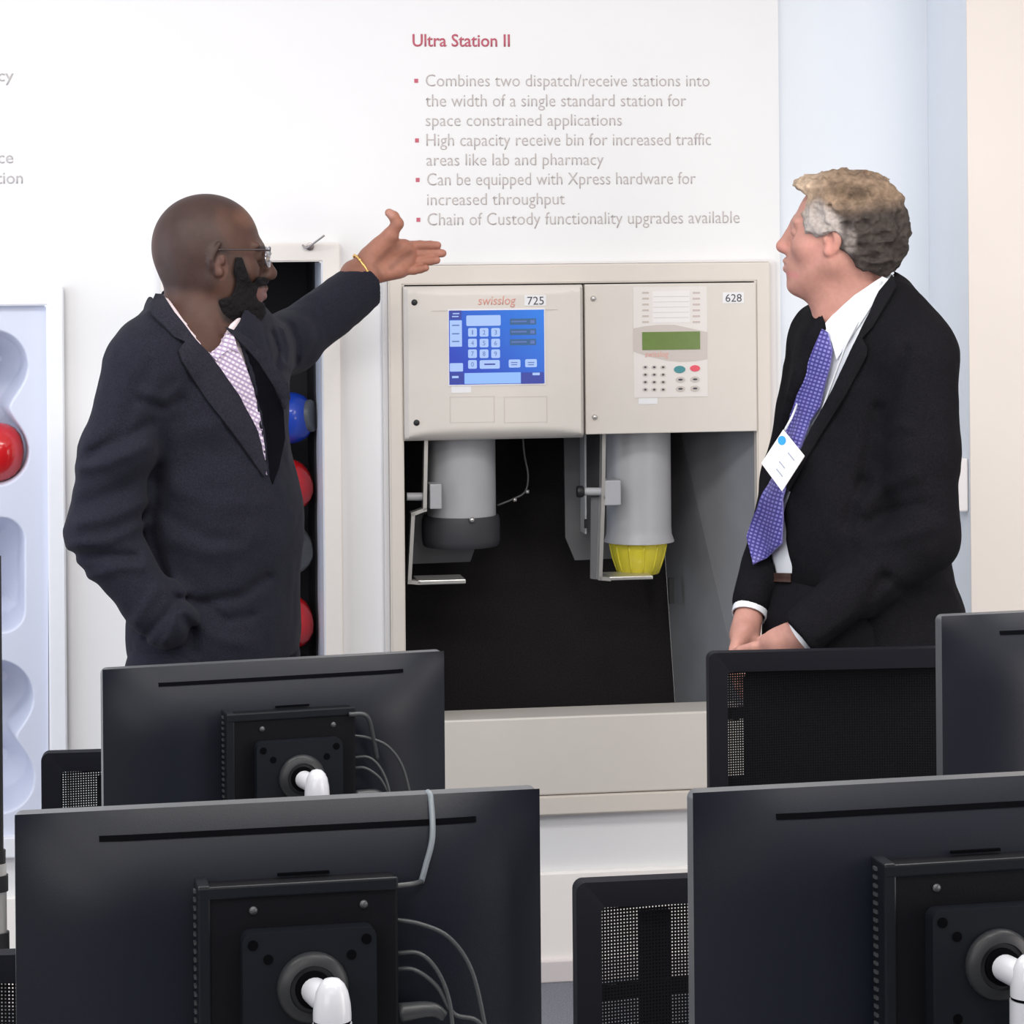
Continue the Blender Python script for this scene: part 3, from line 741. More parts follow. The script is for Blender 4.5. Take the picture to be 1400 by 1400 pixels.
# ---- tubes, brackets in the bin
def wtube(name, x0, x1, yt, yb, y, prof, m_, parent):
    s0, z1 = Wp(x0, (yt + yb) / 2, y)[0], Wp((x0 + x1) / 2, yt, y)[1]; s1 = Wp(x1, (yt + yb) / 2, y)[0]; z0 = Wp((x0 + x1) / 2, yb, y)[1]
    c = (s0 + s1) / 2; r = (s1 - s0) / 2; bm = B()
    lathe(bm, [(r * a, (z1 - z0) * h) for a, h in prof], wl(c, y, z0), (0, 0, 1), 40); return obj(name, bm, m_, parent, True, auto=40), c, r, z0, z1
TY = .10
tl, *_ = wtube('tube', 584, 677, 570, 707, TY, [(1, 0), (1, 1)], M['tube'], st)
wtube('tube_collar', 577, 683, 704, 746, TY, [(.6, 0), (.93, 0), (.97, .05), (1, .2), (1, .85), (.97, 1), (.5, 1)], M['rubber'], st)
c = Wp(646, 711, -.0); bm = B(); lathe(bm, [(.006, 0), (.006, .006), (.003, .01), (.0005, .0105)], wl(c[0], TY - .088, c[1]), -WI, 12); obj('collar_screw', bm, M['steel'], st, True)
tr_, *_ = wtube('tube', 829, 917, 570, 740, TY, [(1.07, 0), (1.07, .008), (1.0, .06), (.985, .12), (.985, 1)], M['tube'], st)
def strip(pts, w_, name, m_, y=0.02, dpt=.05):
    """bent metal strip: pixel path seen edge-on, running dpt into the bin"""
    bm = B(); h = w_ / 620 / 2
    for (xa, ya), (xb, yb) in zip(pts, pts[1:]):
        a = Wp(xa, ya, y); b = Wp(xb, yb, y); d = Vector((b[0] - a[0], b[1] - a[1])).normalized(); n = Vector((-d.y, d.x)) * h; e = d * h * .98
        wprism(bm, [(a[0] - e.x + n.x, a[1] - e.y + n.y), (b[0] + e.x + n.x, b[1] + e.y + n.y), (b[0] + e.x - n.x, b[1] + e.y - n.y), (a[0] - e.x - n.x, a[1] - e.y - n.y)], y, y + dpt)
    return obj(name, bm, m_, st)
strip([(583, 590), (581, 697), (565, 703), (560, 796), (572, 797)], 5, 'bracket', M['steel'], .0, .03)
strip([(826, 588), (825, 680), (821, 791), (833, 792)], 5, 'bracket', M['steel'], .0, .03)
for x0, y0, x1, y1 in ((571, 791, 637, 799), (833, 786, 893, 793)):
    r = Wr(x0, y0, x1, y1, .0); bm = B(); wbox(bm, r[0], r[1], .0, .09, r[2], r[3] - .003, .002); obj('rest_plate', bm, M['steel'], st)
for x0, y0, x1, y1, y in ((588, 662, 604, 696, .0), (826, 657, 849, 691, .0)):
    r = Wr(x0, y0, x1, y1, y); bm = B(); wbox(bm, r[0], r[1], y, y + .06, r[2], r[3], .002); obj('clamp_block', bm, M['tube'], st)
for x0, x1, y_, k in ((556, 578, 679, 0), (796, 826, 672, 1)):
    a = Wp(x0, y_, .02); b = Wp(x1, y_, .02); bm = B(); tube(bm, [wl(a[0], .02, a[1]), wl(b[0], .02, b[1])], .009, 14, 0); obj('pivot_rod', bm, M['tube'], st, True, auto=40)
    if k:
        bm = B(); lathe(bm, [(.012, 0), (.013, .004), (.013, .012), (.01, .016)], wl(a[0] - .012, .02, a[1]), WD, 18); obj('knob', bm, M['black'], st, True, auto=40)
bm = B(); wprism(bm, [Wp(*p, .20) for p in ((562, 700), (655, 700), (652, 742), (643, 768), (562, 771))], .20, .206); obj('guide_plate', bm, M['plate'], st)
bm = B(); wprism(bm, [Wp(*p, .20) for p in ((771, 590), (880, 590), (880, 762), (786, 766), (773, 735))], .20, .206); obj('guide_plate', bm, M['plate'], st)
bm = B(); wprism(bm, [Wp(*p, .12) for p in ((799, 590), (801.5, 590), (802, 730), (800, 730))], .12, .18); obj('guide_edge', bm, M['tube'], st)
bm = B(); c = Wp(801, 716, .11); wbox(bm, c[0] - .003, c[0] + .003, .108, .116, c[1] - .01, c[1] + .01); obj('guide_slot', bm, M['black'], st)
bm = B(); wprism(bm, [Wp(*p, .03) for p in ((808, 680), (822, 680), (820, 793), (807, 791))], .03, .034); obj('bracket_plate', bm, M['plate'], st)
bm = B(); tube(bm, [wl(Wp(a, b, .16)[0], .16, Wp(a, b, .16)[1]) for a, b in ((714, 590), (717, 622), (722, 650), (718, 672), (702, 682), (680, 691))], .0022, 8); obj('sensor_cable', bm, M['plate'], st, True)
for x, y in ((718, 672), (701, 683)):
    c = Wp(x, y, .155); bm = B(); lathe(bm, [(.004, 0), (.005, .003), (.004, .008)], wl(c[0], .15, c[1]), WD, 10); obj('cable_clip', bm, M['steel'], st, True)
# yellow carrier end hanging out of the right tube
yc, c_, r_, z0_, z1_ = None, *[0] * 4
s0 = Wp(833, 745, TY)[0]; s1 = Wp(912, 745, TY)[0]; z1_ = Wp(873, 735, TY)[1]; z0_ = Wp(873, 784, TY)[1]; c_ = (s0 + s1) / 2; r_ = (s1 - s0) / 2
yt = wthing('tube_carrier', 'yellow carrier cup poking out of the right hand tube of the station', 'carrier', c_, z0_, TY)
bm = B(); h_ = z1_ - z0_
lathe(bm, [(.02, 0), (r_ * .66, 0), (r_ * .71, .002), (r_ * .90, h_ * .5), (r_ * .985, h_ * .85), (r_ * .985, h_ * 1.0), (r_ * .93, h_), (r_ * .84, h_ * .5), (r_ * .64, .006), (.01, .005)], wl(c_, TY, z0_), (0, 0, 1), 40)
obj('cup', bm, M['yellow'], yt, True, auto=50)
bm = B()
for a in range(12):
    an = 2 * math.pi * a / 12; d = WD * math.cos(an) + WI * math.sin(an)
    tube(bm, [wl(c_, TY, z0_ + .004) + d * (r_ * .70), wl(c_, TY, z0_ + h_ * .5) + d * (r_ * .895), wl(c_, TY, z0_ + h_ * .85) + d * (r_ * .98)], .0025, 6, 2)
obj('rib', bm, M['yellow'], yt, True)

# ================================================================== DISPLAY CABINETS
def carrier(name, label, s, z, y, ax, cap_m, r=.060, ln=.27, both=True, bodym=None):
    ax = (WD * ax[0] + WI * ax[1] + Vector((0, 0, ax[2]))).normalized()
    tip = wl(s, y, z); t = thing(name, label, 'carrier', tip - ax * ln * .5, 0, 'tube carriers on show in the wall cabinets')
    dome = [(r * .90, -.012), (r, -.008), (r, .0), (r * .99, .012), (r * .93, .026), (r * .8, .04), (r * .58, .051), (r * .3, .057), (.001, .059)]
    b0 = tip - ax * .059
    bm = B(); lathe(bm, [(r * .93, -.04), (r * .985, -.036)] + dome, b0, ax, 40); obj('end_cap', bm, cap_m, t, True, auto=50)
    bm = B(); lathe(bm, [(r * .91, -.041), (r * .91, -(ln - .118) + .002)], b0, ax, 40); obj('body', bm, bodym or M['clear'], t, True, auto=50)
    bm = B(); lathe(bm, [(r * .985, -.046), (r * 1.02, -.044), (r * 1.02, -.040), (r * .985, -.038)], b0, ax, 40); obj('wear_ring', bm, M['greycap'], t, True, auto=50)
    if both:
        b1 = tip - ax * (ln - .059); bm = B(); lathe(bm, dome, b1, -ax, 40); obj('end_cap', bm, cap_m, t, True, auto=50)
    return t
# left cabinet: white frame, formed tray
cb = wthing('display_cabinet', 'white framed cabinet with moulded tray, cut by the left edge of the photo', 'cabinet', *Wp(-70, 1177))
CO = Wr(-235, 394, 90, 1177, -.025); CI = Wr(-205, 419, 66, 1148, -.025)
obj('frame', frame_bm(CO, CI, -.028, -.0005), M['cabwhite'], cb)
bm = B(); px_ = np.concatenate([np.arange(-203, -40, 6), np.arange(-38, 66.5, 1.6)]); py_ = np.arange(417, 1151, 1.6); GX, GY = np.meshgrid(px_, py_)
def cap2(y, x1, r): return line_dist(GX, GY, [(-190, y), (x1, y)]) - r
def smin(a, b, k): h = np.clip(k - np.abs(a - b), 0, None) / k; return np.minimum(a, b) - h * h * k * .25
def boxd(x1, y0, y1, r): return poly_sdf(GX, GY, [(-190, y0 + r), (x1 - r, y0 + r), (x1 - r, y1 - r), (-190, y1 - r)]) - r
d1 = smin(smin(cap2(498, -9, 46), cap2(617, -7, 46), 10), boxd(8, 500, 615, 4), 34); d3 = smin(smin(cap2(951, -3, 48), cap2(1062, -2, 48), 10), boxd(14, 955, 1060, 4), 34)
d2 = poly_sdf(GX, GY, [(-195, 738), (3, 738), (3, 833), (-195, 833)]) - 30
dd = np.minimum(np.minimum(d1, d2), d3)
tt = np.clip((2 - dd) / 15, 0, 1); t2 = np.clip(-dd / 40, 0, 1); dep = .13 * tt * tt * (3 - 2 * tt) + .14 * t2

vs = []
for j in range(GX.shape[0]):
    row = []
    for i in range(GX.shape[1]):
        s_, z_ = Wp(float(GX[j, i]), float(GY[j, i]), .0); row.append(bm.verts.new(wl(s_, -.006 + float(dep[j, i]), z_)))
    vs.append(row)
for j in range(len(vs) - 1):
    for i in range(len(vs[0]) - 1): bm.faces.new((vs[j][i], vs[j][i + 1], vs[j + 1][i + 1], vs[j + 1][i]))
bd = vs[0] + [r_[-1] for r_ in vs[1:]] + vs[-1][-2::-1] + [r_[0] for r_ in vs[-2:0:-1]]; IWM = WM.inverted(); bk = []
for v in bd: l = IWM @ v.co; bk.append(bm.verts.new(wl(l.x, .29, l.z)))
for i in range(len(bd)): bm.faces.new((bd[i], bd[(i + 1) % len(bd)], bk[(i + 1) % len(bd)], bk[i]))
bm.faces.new(bk)
obj('tray', bm, M['tray'], cb, True, auto=60)
s_, z_ = Wp(33, 617, .035)
carrier('tube_carrier', 'red capped carrier lying in the white tray of the left cabinet', s_, z_, .035, (1, 0, 0), M['red'], r=.064)
# dark cabinet behind the pointing man
cb = wthing('display_cabinet', 'beige framed cabinet with dark inside, behind the man with the beard', 'cabinet', *Wp(355, 960))
CO = Wr(222, 333, 468, 966, -.03); CI = Wr(249, 358.5, 441.5, 935, -.03)
obj('frame', frame_bm(CO, CI, -.032, -.0005), M['cabbeige'], cb)
bm = B(); d_ = .14
wbox(bm, CI[1], CI[1] + .006, -.03, d_, CI[2], CI[3]); wbox(bm, CI[0] - .006, CI[0], -.03, d_, CI[2], CI[3])
obj('reveal', bm, M['cabside'], cb)
bm = B(); wbox(bm, CI[0] - .006, CI[1] + .006, .34, .35, CI[2], CI[3]); wbox(bm, CI[1] - .004, CI[1] + .006, d_ + .001, .34, CI[2], CI[3]); wbox(bm, CI[0] - .006, CI[0] + .004, d_ + .001, .34, CI[2], CI[3])
wbox(bm, CI[0], CI[1], 0, .34, CI[3] - .002, CI[3] + .006); wbox(bm, CI[0], CI[1], 0, .34, CI[2] - .006, CI[2] + .002)
obj('lining', bm, M['cabdark'], cb)
for (px, py), ax, cm, lab, r_ in (((428, 568), (.9, -.35, .10), M['blue'], 'blue capped carrier in the dark cabinet, topmost one by the man', .058),
        ((424, 652), (.86, -.3, .36), M['red'], 'red capped carrier with clear body tilted upward, second from top in the dark cabinet', .060),
        ((425, 742), (.92, -.3, .30), M['clear'], 'clear capped carrier in the dark cabinet between two red ones', .058),
        ((427, 842), (.95, -.2, .26), M['red'], 'red capped carrier low in the dark cabinet, just above the monitor', .062)):
    s_, z_ = Wp(px, py, .12); t = carrier('tube_carrier', lab, s_, z_, .12, ax, cm, r_, .25, True, M['clear'])
    if cm is M['blue']:
        a = (WD * ax[0] + WI * ax[1] + Vector((0, 0, ax[2]))).normalized(); bm = B()
        lathe(bm, [(.036, -.02), (.036, -.004), (.032, .0), (.001, .001)], wl(s_, .12, z_) + a * .002, a, 24); obj('cap_plug', bm, M['greycap'], t, True, auto=50)
# bent metal hook on the frame
hk = wthing('hook', 'small bent metal key hook sticking out of the top of the dark cabinet frame', 'hook', *Wp(420, 338), -.035)
bm = B(); tube(bm, [wl(Wp(a, b, -.035)[0], y_, Wp(a, b, -.035)[1]) for a, b, y_ in ((414, 335, -.031), (417, 338.5, -.04), (421, 338, -.045), (431, 330, -.06), (441.5, 322, -.07))], .0022, 8); obj('rod', bm, M['hook'], hk, True)
bm = B(); c = Wp(424, 337, -.035); lathe(bm, [(.009, 0), (.009, .002), (.004, .003), (.004, .01)], wl(c[0], -.0322, c[1]), -WI, 16); obj('screw_plate', bm, M['hook'], hk, True, auto=40)
# white wall device on the shaded side of the column
zt = Wp(1318, 622, CY + .1)[1]; zb_ = Wp(1318, 694, CY + .1)[1]
dv = thing('wall_controller', 'small white controller on the side of the column behind the grey haired man', 'controller', wl(sC, CY + .05, zb_), PSI)
bm = B(); wbox(bm, sC - .026, sC - .0005, CY + .012, CY + .10, zb_, zt, .004); obj('housing', bm, M['device'], dv)
for k in (.15, .25, .80, .90):
    bm = B(); z_ = zb_ + (zt - zb_) * k; wbox(bm, sC - .0275, sC - .0262, CY + .03, CY + .08, z_ - .002, z_ + .002); obj('vent', bm, M['plate'], dv)
# ================================================================== MONITORS, ARMS
MW_ = .50; MH = .340
def monitor_frame(tl, tr, yaw):
    psi = math.radians(yaw); (uL, vL), (uR, vR) = uv(*tl), uv(*tr); c, s = math.cos(psi), math.sin(psi)
    d = (F * MW_ * c - uR * MW_ * s) / (uR - uL)
    p = Vector((uL / F * d, d, H - vL / F * d))
    Mm = Matrix(((c, -s, 0, p.x), (s, c, 0, p.y), (0, 0, 1, p.z), (0, 0, 0, 1)))
    return Mm, psi
def make_monitor(tl, tr, yaw, label, clip=True):
    Mm, psi = monitor_frame(tl, tr, yaw)            # local: x right, y away from viewer (screen side), z up from the top edge
    base = Mm @ Vector((MW_ / 2, 0, -MH)); t = thing('monitor', label, 'monitor', base, psi, 'black monitors seen from behind')
    bm = B(); NX, NZ = 40, 30; fr = []
    def back(x, z):
        ex = min(x, MW_ - x) / .12; ez = min(-z, MH + z) / .10
        f = lambda q: (1 - (1 - min(1, max(0, q))) ** 2)
        return -.004 - .034 * min(f(ex), 1) * f(ez)
    for j in range(NZ + 1):
        v = j / NZ; z = -MH * (.5 - .5 * math.cos(math.pi * v)); row = []
        for i in range(NX + 1):
            u = i / NX; x = MW_ * (.5 - .5 * math.cos(math.pi * u)); row.append(bm.verts.new(Mm @ Vector((x, back(x, z), z))))
        fr.append(row)
    for j in range(NZ):
        for i in range(NX): bm.faces.new((fr[j][i], fr[j + 1][i], fr[j + 1][i + 1], fr[j][i + 1]))
    obj('back_shell', bm, M['mon'], t, True)
    bm = B()
    prism(bm, rrect(0, MW_, -MH, 0, .008), -.004, .016, Mm)
    obj('edge_band', bm, M['mon_edge'], t, True, auto=30)
    bm = B(); box(bm, .012, MW_ - .012, .0161, .018, -MH + .02, -.012, Mm); obj('screen', bm, M['screen_off'], t)
    # slot follows the shell
    bm = B(); n = 40; zc = -.0235; hh = .0024
    for k in range(n):
        x0 = .077 + .358 * k / n; x1 = .077 + .358 * (k + 1) / n
        q = []
        for x, z in ((x0, zc - hh), (x1, zc - hh), (x1, zc + hh), (x0, zc + hh)): q.append(Mm @ Vector((x, back(x, z) - .0012, z)))
        r = [p + Mm.to_3x3() @ Vector((0, .003, 0)) for p in q]
        a = [bm.verts.new(p) for p in q]; b = [bm.verts.new(p) for p in r]
        bm.faces.new(a); bm.faces.new(b[::-1])
        for i in range(4): bm.faces.new((a[i], b[i], b[(i + 1) % 4], a[(i + 1) % 4]))
    bmesh.ops.remove_doubles(bm, verts=bm.verts[:], dist=1e-5)
    obj('vent_slot', bm, M['slot'], t)
    bm = B(); box(bm, .241, .290, -.0395, -.036, -.0625, -.0600, Mm); obj('latch_slot', bm, M['slot'], t)
    # slim computer clamped between screen and mount
    bm = B(); box(bm, .1675, .3505, -.068, -.030, -.288, -.065, Mm, .003); cpu = obj('computer', bm, M['monbox'], t)
    bm = B(); box(bm, .1635, .1755, -.070, -.028, -.290, -.061, Mm, .002); box(bm, .1635, .3505, -.0705, -.066, -.074, -.062, Mm, .002)
    obj('bracket', bm, M['vesa'], cpu)
    bm = B()
    for k in range(26): box(bm, .1615, .1637, -.052, -.044, -.071 - k * .008, -.068 - k * .008, Mm)
    obj('grille', bm, M['mon_edge'], cpu)
    bm = B(); box(bm, .1615, .1640, -.066, -.054, -.243, -.213, Mm); obj('port_cover', bm, M['mon_edge'], cpu)
    for x in (.215, .318):
        bm = B(); lathe(bm, [(.004, 0), (.004, .001), (.001, .0022)], Mm @ Vector((x, -.068, -.086)), Mm.to_3x3() @ Vector((0, -1, 0)), 12); obj('screw', bm, M['mon_edge'], cpu, True)
    return t, Mm, psi
def make_arm(Mm, psi, label, zdesk, horiz):
    """monitor arm: square mount plate, swivel disc, white elbow, post and clamp on the desk"""
    L = lambda x, y, z: Mm @ Vector((x, y, z)); D = Mm.to_3x3()
    cx, cz = .2665, -.162
    bx = L(cx + horiz[0], -.125, cz - .3); base = Vector((bx.x, bx.y, zdesk))
    t = thing('monitor_stand', label, 'monitor stand', base, psi, 'white monitor stands')
    bm = B(); prism(bm, rrect(cx - .0640, cx + .0600, cz - .064, cz + .060, .009), -.0905, -.0705, Mm, .0)
    es = [e for e in bm.edges if e.calc_face_angle(0) > .9]; bmesh.ops.bevel(bm, geom=es, offset=.003, segments=2, affect='EDGES')
    pl = obj('mount_plate', bm, M['vesa'], t, True, auto=40)
    for sx in (-1, 1):
        for sz in (-1, 1):
            for r0, rr in ((.0525, .0048), (.0385, .0046)):
                bm = B(); prism(bm, disc(cx - .002 + sx * r0, cz - .002 + sz * r0 * .98, rr, 14), -.0915, -.0900, Mm); obj('hole', bm, M['slot'], pl)
    ax = D @ Vector((0, -1, 0)); cz += .008
    bm = B(); lathe(bm, [(.033, 0), (.033, .004), (.030, .008), (.022, .010), (.021, .007), (.012, .007)], L(cx, -.0906, cz), ax, 32); obj('swivel_disc', bm, M['disc'], t, True, auto=40)
    bm = B(); lathe(bm, [(.017, 0), (.017, .006), (.001, .0065)], L(cx, -.0976, cz), ax, 24); obj('swivel_cup', bm, M['slot'], t, True, auto=40)
    # white knuckle: short horizontal stub then a rounded vertical cap
    bm = B(); tube(bm, [L(cx, -.100, cz), L(cx + .004, -.118, cz - .001), L(cx + .012, -.137, cz - .004)], .0125, 20, 4); obj('stub', bm, M['arm'], t, True, auto=60)
    kx, ky, kz = cx + .0125, -.132, cz - .0190
    bm = B(); lathe(bm, [(.0175, .0), (.0175, .006), (.0168, .015), (.0148, .025), (.0115, .032), (.007, .0365), (.001, .038)], L(kx, ky, kz), (0, 0, 1), 32); obj('knuckle_cap', bm, M['arm'], t, True, auto=60)
    bm = B(); lathe(bm, [(.0168, -.0025), (.0168, .0)], L(kx, ky, kz), (0, 0, 1), 32); obj('joint_ring', bm, M['slot'], t, True, auto=60)
    # vertical sleeve, horizontal link, post
    px_, py_ = kx + horiz[0], ky + horiz[1]
    bm = B(); lathe(bm, [(.0178, -.075), (.0185, -.07), (.018, -.003)], L(kx, ky, kz), (0, 0, 1), 32); obj('sleeve', bm, M['arm'], t, True, auto=60)
    if abs(horiz[0]) > .01:
        bm = B(); tube(bm, [L(kx, ky, kz - .035), L(px_, py_, kz - .045)], .0165, 20, 0); obj('link', bm, M['arm'], t, True, auto=60)
    zt = (L(px_, py_, kz - .03)).z; p = L(px_, py_, 0)
    bm = B(); lathe(bm, [(.0165, zdesk + .03), (.0165, zt)], Vector((p.x, p.y, 0)), (0, 0, 1), 28); obj('post', bm, M['arm'], t, True, auto=60)
    bm = B(); lathe(bm, [(.05, zdesk + .0005), (.05, zdesk + .008), (.03, zdesk + .014), (.022, zdesk + .035), (.001, zdesk + .036)], Vector((p.x, p.y, 0)), (0, 0, 1), 32); obj('base', bm, M['desk_leg'], t, True, auto=40)
    # origin at the base
    sh = Vector((p.x, p.y, zdesk)) - base
    return t
def cables(t, Mm, lit=False):
    L = lambda x, z, y=-.05: Mm @ Vector((x - .013, y, z + .012))
    paths = [[(.360, -.118), (.385, -.122), (.412, -.135), (.432, -.165), (.443, -.215), (.45, -.27)],
             [(.362, -.150), (.385, -.150), (.402, -.168), (.412, -.20), (.413, -.25)],
             [(.362, -.165), (.38, -.165), (.40, -.18), (.415, -.205), (.437, -.212), (.455, -.24)]]
    for p in paths:
        bm = B(); tube(bm, [L(*q, -.052 - .006 * i) for i, q in enumerate(p)], .0022, 8); obj('cable', bm, M['cable'], t, True)
    bm = B(); tube(bm, [L(.365, -.205, -.055), L(.395, -.203, -.058), L(.408, -.21, -.06)], [.009, .005], 12); obj('plug', bm, M['cable'], t, True)
ARMS = []
t, Mm, psi = make_monitor((139.5, 915), (606, 887), 17, 'black monitor back in front of the bearded man, farther of the two on the left'); cables(t, Mm)
bm = B(); tube(bm, [Mm @ Vector(p) for p in ((.340, -.072, -.072), (.366, -.07, -.076), (.378, -.06, -.108), (.386, -.052, -.143))], .0034, 8); obj('cable', bm, M['cable'], t, True)
make_arm(Mm, psi, 'white jointed monitor stand behind the farther left monitor', .68, (.0, 0))
t, Mm, psi = make_monitor((20, 1113), (736.5, 1077), 11.5, 'large black monitor back nearest at the lower left'); cables(t, Mm)
bm = B(); tube(bm, [Mm @ Vector(p) for p in ((.3915, .004, .0005), (.3925, -.0075, -.003), (.390, -.030, -.035), (.382, -.038, -.060), (.3770, -.040, -.0755))], .0029, 10)
obj('cable', bm, M['cable_pale'], t, True, label='grey cable over the top edge')
bm = B(); tube(bm, [Mm @ Vector(p) for p in ((.3770, -.041, -.0745), (.366, -.055, -.073), (.346, -.064, -.072))], .0026, 8); obj('cable', bm, M['cable'], t, True)
make_arm(Mm, psi, 'white jointed monitor stand behind the large lower left monitor', .72, (.0, 0))
t, Mm, psi = make_monitor((945.5, 1083), (1624, 1046), 12, 'black monitor back nearest at the lower right, cut by the photo edge'); cables(t, Mm)
make_arm(Mm, psi, 'white jointed monitor stand with side link behind the lower right monitor', .72, (.22, 0))
t, Mm, psi = make_monitor((1285.5, 842), (1752, 819), 15, 'black monitor back at the right edge, in front of the column'); cables(t, Mm)
make_arm(Mm, psi, 'white jointed monitor stand holding the black monitor at the right edge', .68, (.0, 0))

# ================================================================== DESKS
def desk(cpx, d, w_, zt, yaw, label, depth=.60, off=0.0):
    c = P(cpx, 700, d); psi = math.radians(yaw); t = thing('desk', label, 'desk', (c.x, c.y, 0), psi, 'training room desks'); Md = MW[t]
    bm = B(); box(bm, -w_ / 2, w_ / 2, -depth / 2, depth / 2, zt - .026, zt, Md, .004); obj('desktop', bm, M['desk'], t)
    for sx in (-1, 1):
        bm = B(); box(bm, sx * (w_ / 2 - .08) - .025, sx * (w_ / 2 - .08) + .025, -.03, .03, .03, zt - .0265, Md, .004); box(bm, sx * (w_ / 2 - .08) - .03, sx * (w_ / 2 - .08) + .03, -depth * .45, depth * .45, 0, .03, Md, .006); obj('leg', bm, M['desk_leg'], t)
    bm = B(); box(bm, -w_ / 2 + .1, w_ / 2 - .1, -.012, .012, zt - .30, zt - .10, Md); obj('modesty_panel', bm, M['desk_leg'], t)
desk(352, 4.02, .56, .68, 17, 'grey desk carrying the farther left monitor')
desk(1475, 4.02, .95, .68, 15, 'grey desk carrying the right edge monitor')
desk(340, 2.60, .64, .72, 11.5, 'grey desk carrying the large lower left monitor')
desk(1385, 2.80, .74, .72, 12, 'grey desk carrying the lower right monitor')

# ================================================================== CHAIRS
def chair(tlp, d, yaw, label, wid=.46, hgt=.46, rows=3, solid=False):
    p = P(tlp[0], tlp[1], d); psi = math.radians(yaw); c, s = math.cos(psi), math.sin(psi)
    ctr = Vector((p.x + wid / 2 * c, p.y + wid / 2 * s, 0)); t = thing('office_chair', label, 'chair', ctr, psi, 'black mesh back office chairs')
    Mc = MW[t]; zt = p.z; zb = zt - hgt; b = .026
    # backrest frame, slightly bowed in plan
    bow = lambda x: .03 * (x / (wid / 2)) ** 2 * -1
    bm = B(); N = 20; outer = rrect(-wid / 2, wid / 2, zb, zt, .012, 5); inner = rrect(-wid / 2 + b * 1.25, wid / 2 - b * 1.25, zb + b, zt - b * 1.25, .006, 5)
    def ring(poly, y): return [bm.verts.new(Mc @ Vector((x, bow(x) + y, z))) for x, z in poly]
    a0, a1, b0, b1 = ring(outer, -.014), ring(outer, .014), ring(inner, -.016), ring(inner, .016); n = len(outer)
    for i in range(n):
        j = (i + 1) % n
        for q in ((a0[i], a0[j], b0[j], b0[i]), (a1[i], b1[i], b1[j], a1[j]), (a0[i], a1[i], a1[j], a0[j]), (b0[i], b0[j], b1[j], b1[i])): bm.faces.new(q)
    bmesh.ops.bevel(bm, geom=[e for e in bm.edges if e.calc_face_angle(0) > 1], offset=.006, segments=2, affect='EDGES')
    obj('backrest_frame', bm, M['chair_pl'], t, True, auto=45)
    bm = B(); N = 16; prev = None
    for i in range(N + 1):
        x = -wid / 2 + b * .9 + (wid - b * 1.8) * i / N; col = [bm.verts.new(Mc @ Vector((x, bow(x) - .004, z))) for z in (zb + b * .8, zt - b)]
        if prev: bm.faces.new((prev[0], col[0], col[1], prev[1]))
        prev = col
    bk = obj('backrest_mesh', bm, M['chair_mesh'], t)
    # a solid upholstered edge pad, cross slats and the spine behind the mesh
    bm = B()
    for k in range(1, rows + 1):
        z = zt - hgt * k / (rows + 1) + .01
        for i in range(12):
            x0 = -wid / 2 + .02 + (wid - .04) * i / 12; x1 = -wid / 2 + .02 + (wid - .04) * (i + 1) / 12
            box(bm, x0, x1, bow((x0 + x1) / 2) + .004, bow((x0 + x1) / 2) + .012, z - .010, z + .010, Mc)
    obj('slat', bm, M['chair_pl'], t)
    bm = B(); box(bm, -.06, .06, .014, .030, zb - .02, zt - .04, Mc, .006); box(bm, -.14, -.10, .014, .026, zb + .02, zt - .05, Mc, .004); box(bm, .10, .14, .014, .026, zb + .02, zt - .05, Mc, .004); obj('spine', bm, M['chair_pl'], t)
    if solid:
        bm = B(); prism(bm, rrect(-wid * .355, wid / 2 - .03, zb + .03, zt - .033, .02), .0, .004, Mc); obj('back_pad', bm, M['chair'], t)
    # the sitter faces the viewer: seat on the near side
    zs = max(.40, zb - .06)
    bm = B(); box(bm, -.24, .24, -.47, -.0, zs - .05, zs, Mc, .022, 4); obj('seat', bm, M['chair'], t, True)
    bm = B(); tube(bm, [Mc @ Vector(q) for q in ((0, .022, zb + .05), (0, .03, zs - .02), (0, -.04, zs - .07), (0, -.2, zs - .075))], .02, 12); obj('back_support', bm, M['chair_pl'], t, True)
    bm = B(); lathe(bm, [(.035, .09), (.035, .26), (.025, .261), (.025, zs - .06), (.07, zs - .055), (.07, zs - .0505)], Mc @ Vector((0, -.2, 0)), (0, 0, 1), 20); obj('gas_column', bm, M['chair_pl'], t, True, auto=40)
    for k in range(5):
        a = 2 * math.pi * k / 5 + .3; e = Vector((.27 * math.cos(a), -.2 + .27 * math.sin(a), 0))
        bm = B(); tube(bm, [Mc @ Vector((0, -.2, .115)), Mc @ Vector((e.x * .6, -.2 + (e.y + .2) * .6, .10)), Mc @ Vector((e.x, e.y, .075))], [.026, .016], 10); lg = obj('leg', bm, M['chair_pl'], t, True)
        bm = B(); lathe(bm, [(.02, -.012), (.029, -.010), (.029, .010), (.02, .012)], Mc @ Vector((e.x, e.y, .0295)), Mc.to_3x3() @ Vector((-math.sin(a), math.cos(a), 0)), 16); obj('caster', bm, M['black'], lg, True, auto=40)
    return t
chair((58.5, 1024), 4.55, 6, 'black mesh chair back behind the farther left monitor', rows=2)
chair((963, 888), 4.50, 5, 'black mesh chair back in front of the grey haired man', rows=3, solid=True)
chair((779, 1197), 3.35, 9, 'black mesh chair back beside the lower right monitor', rows=2)
chair((-470, 1310), 3.05, 6, 'black chair back at the lower left corner, mostly outside the photo', rows=2)
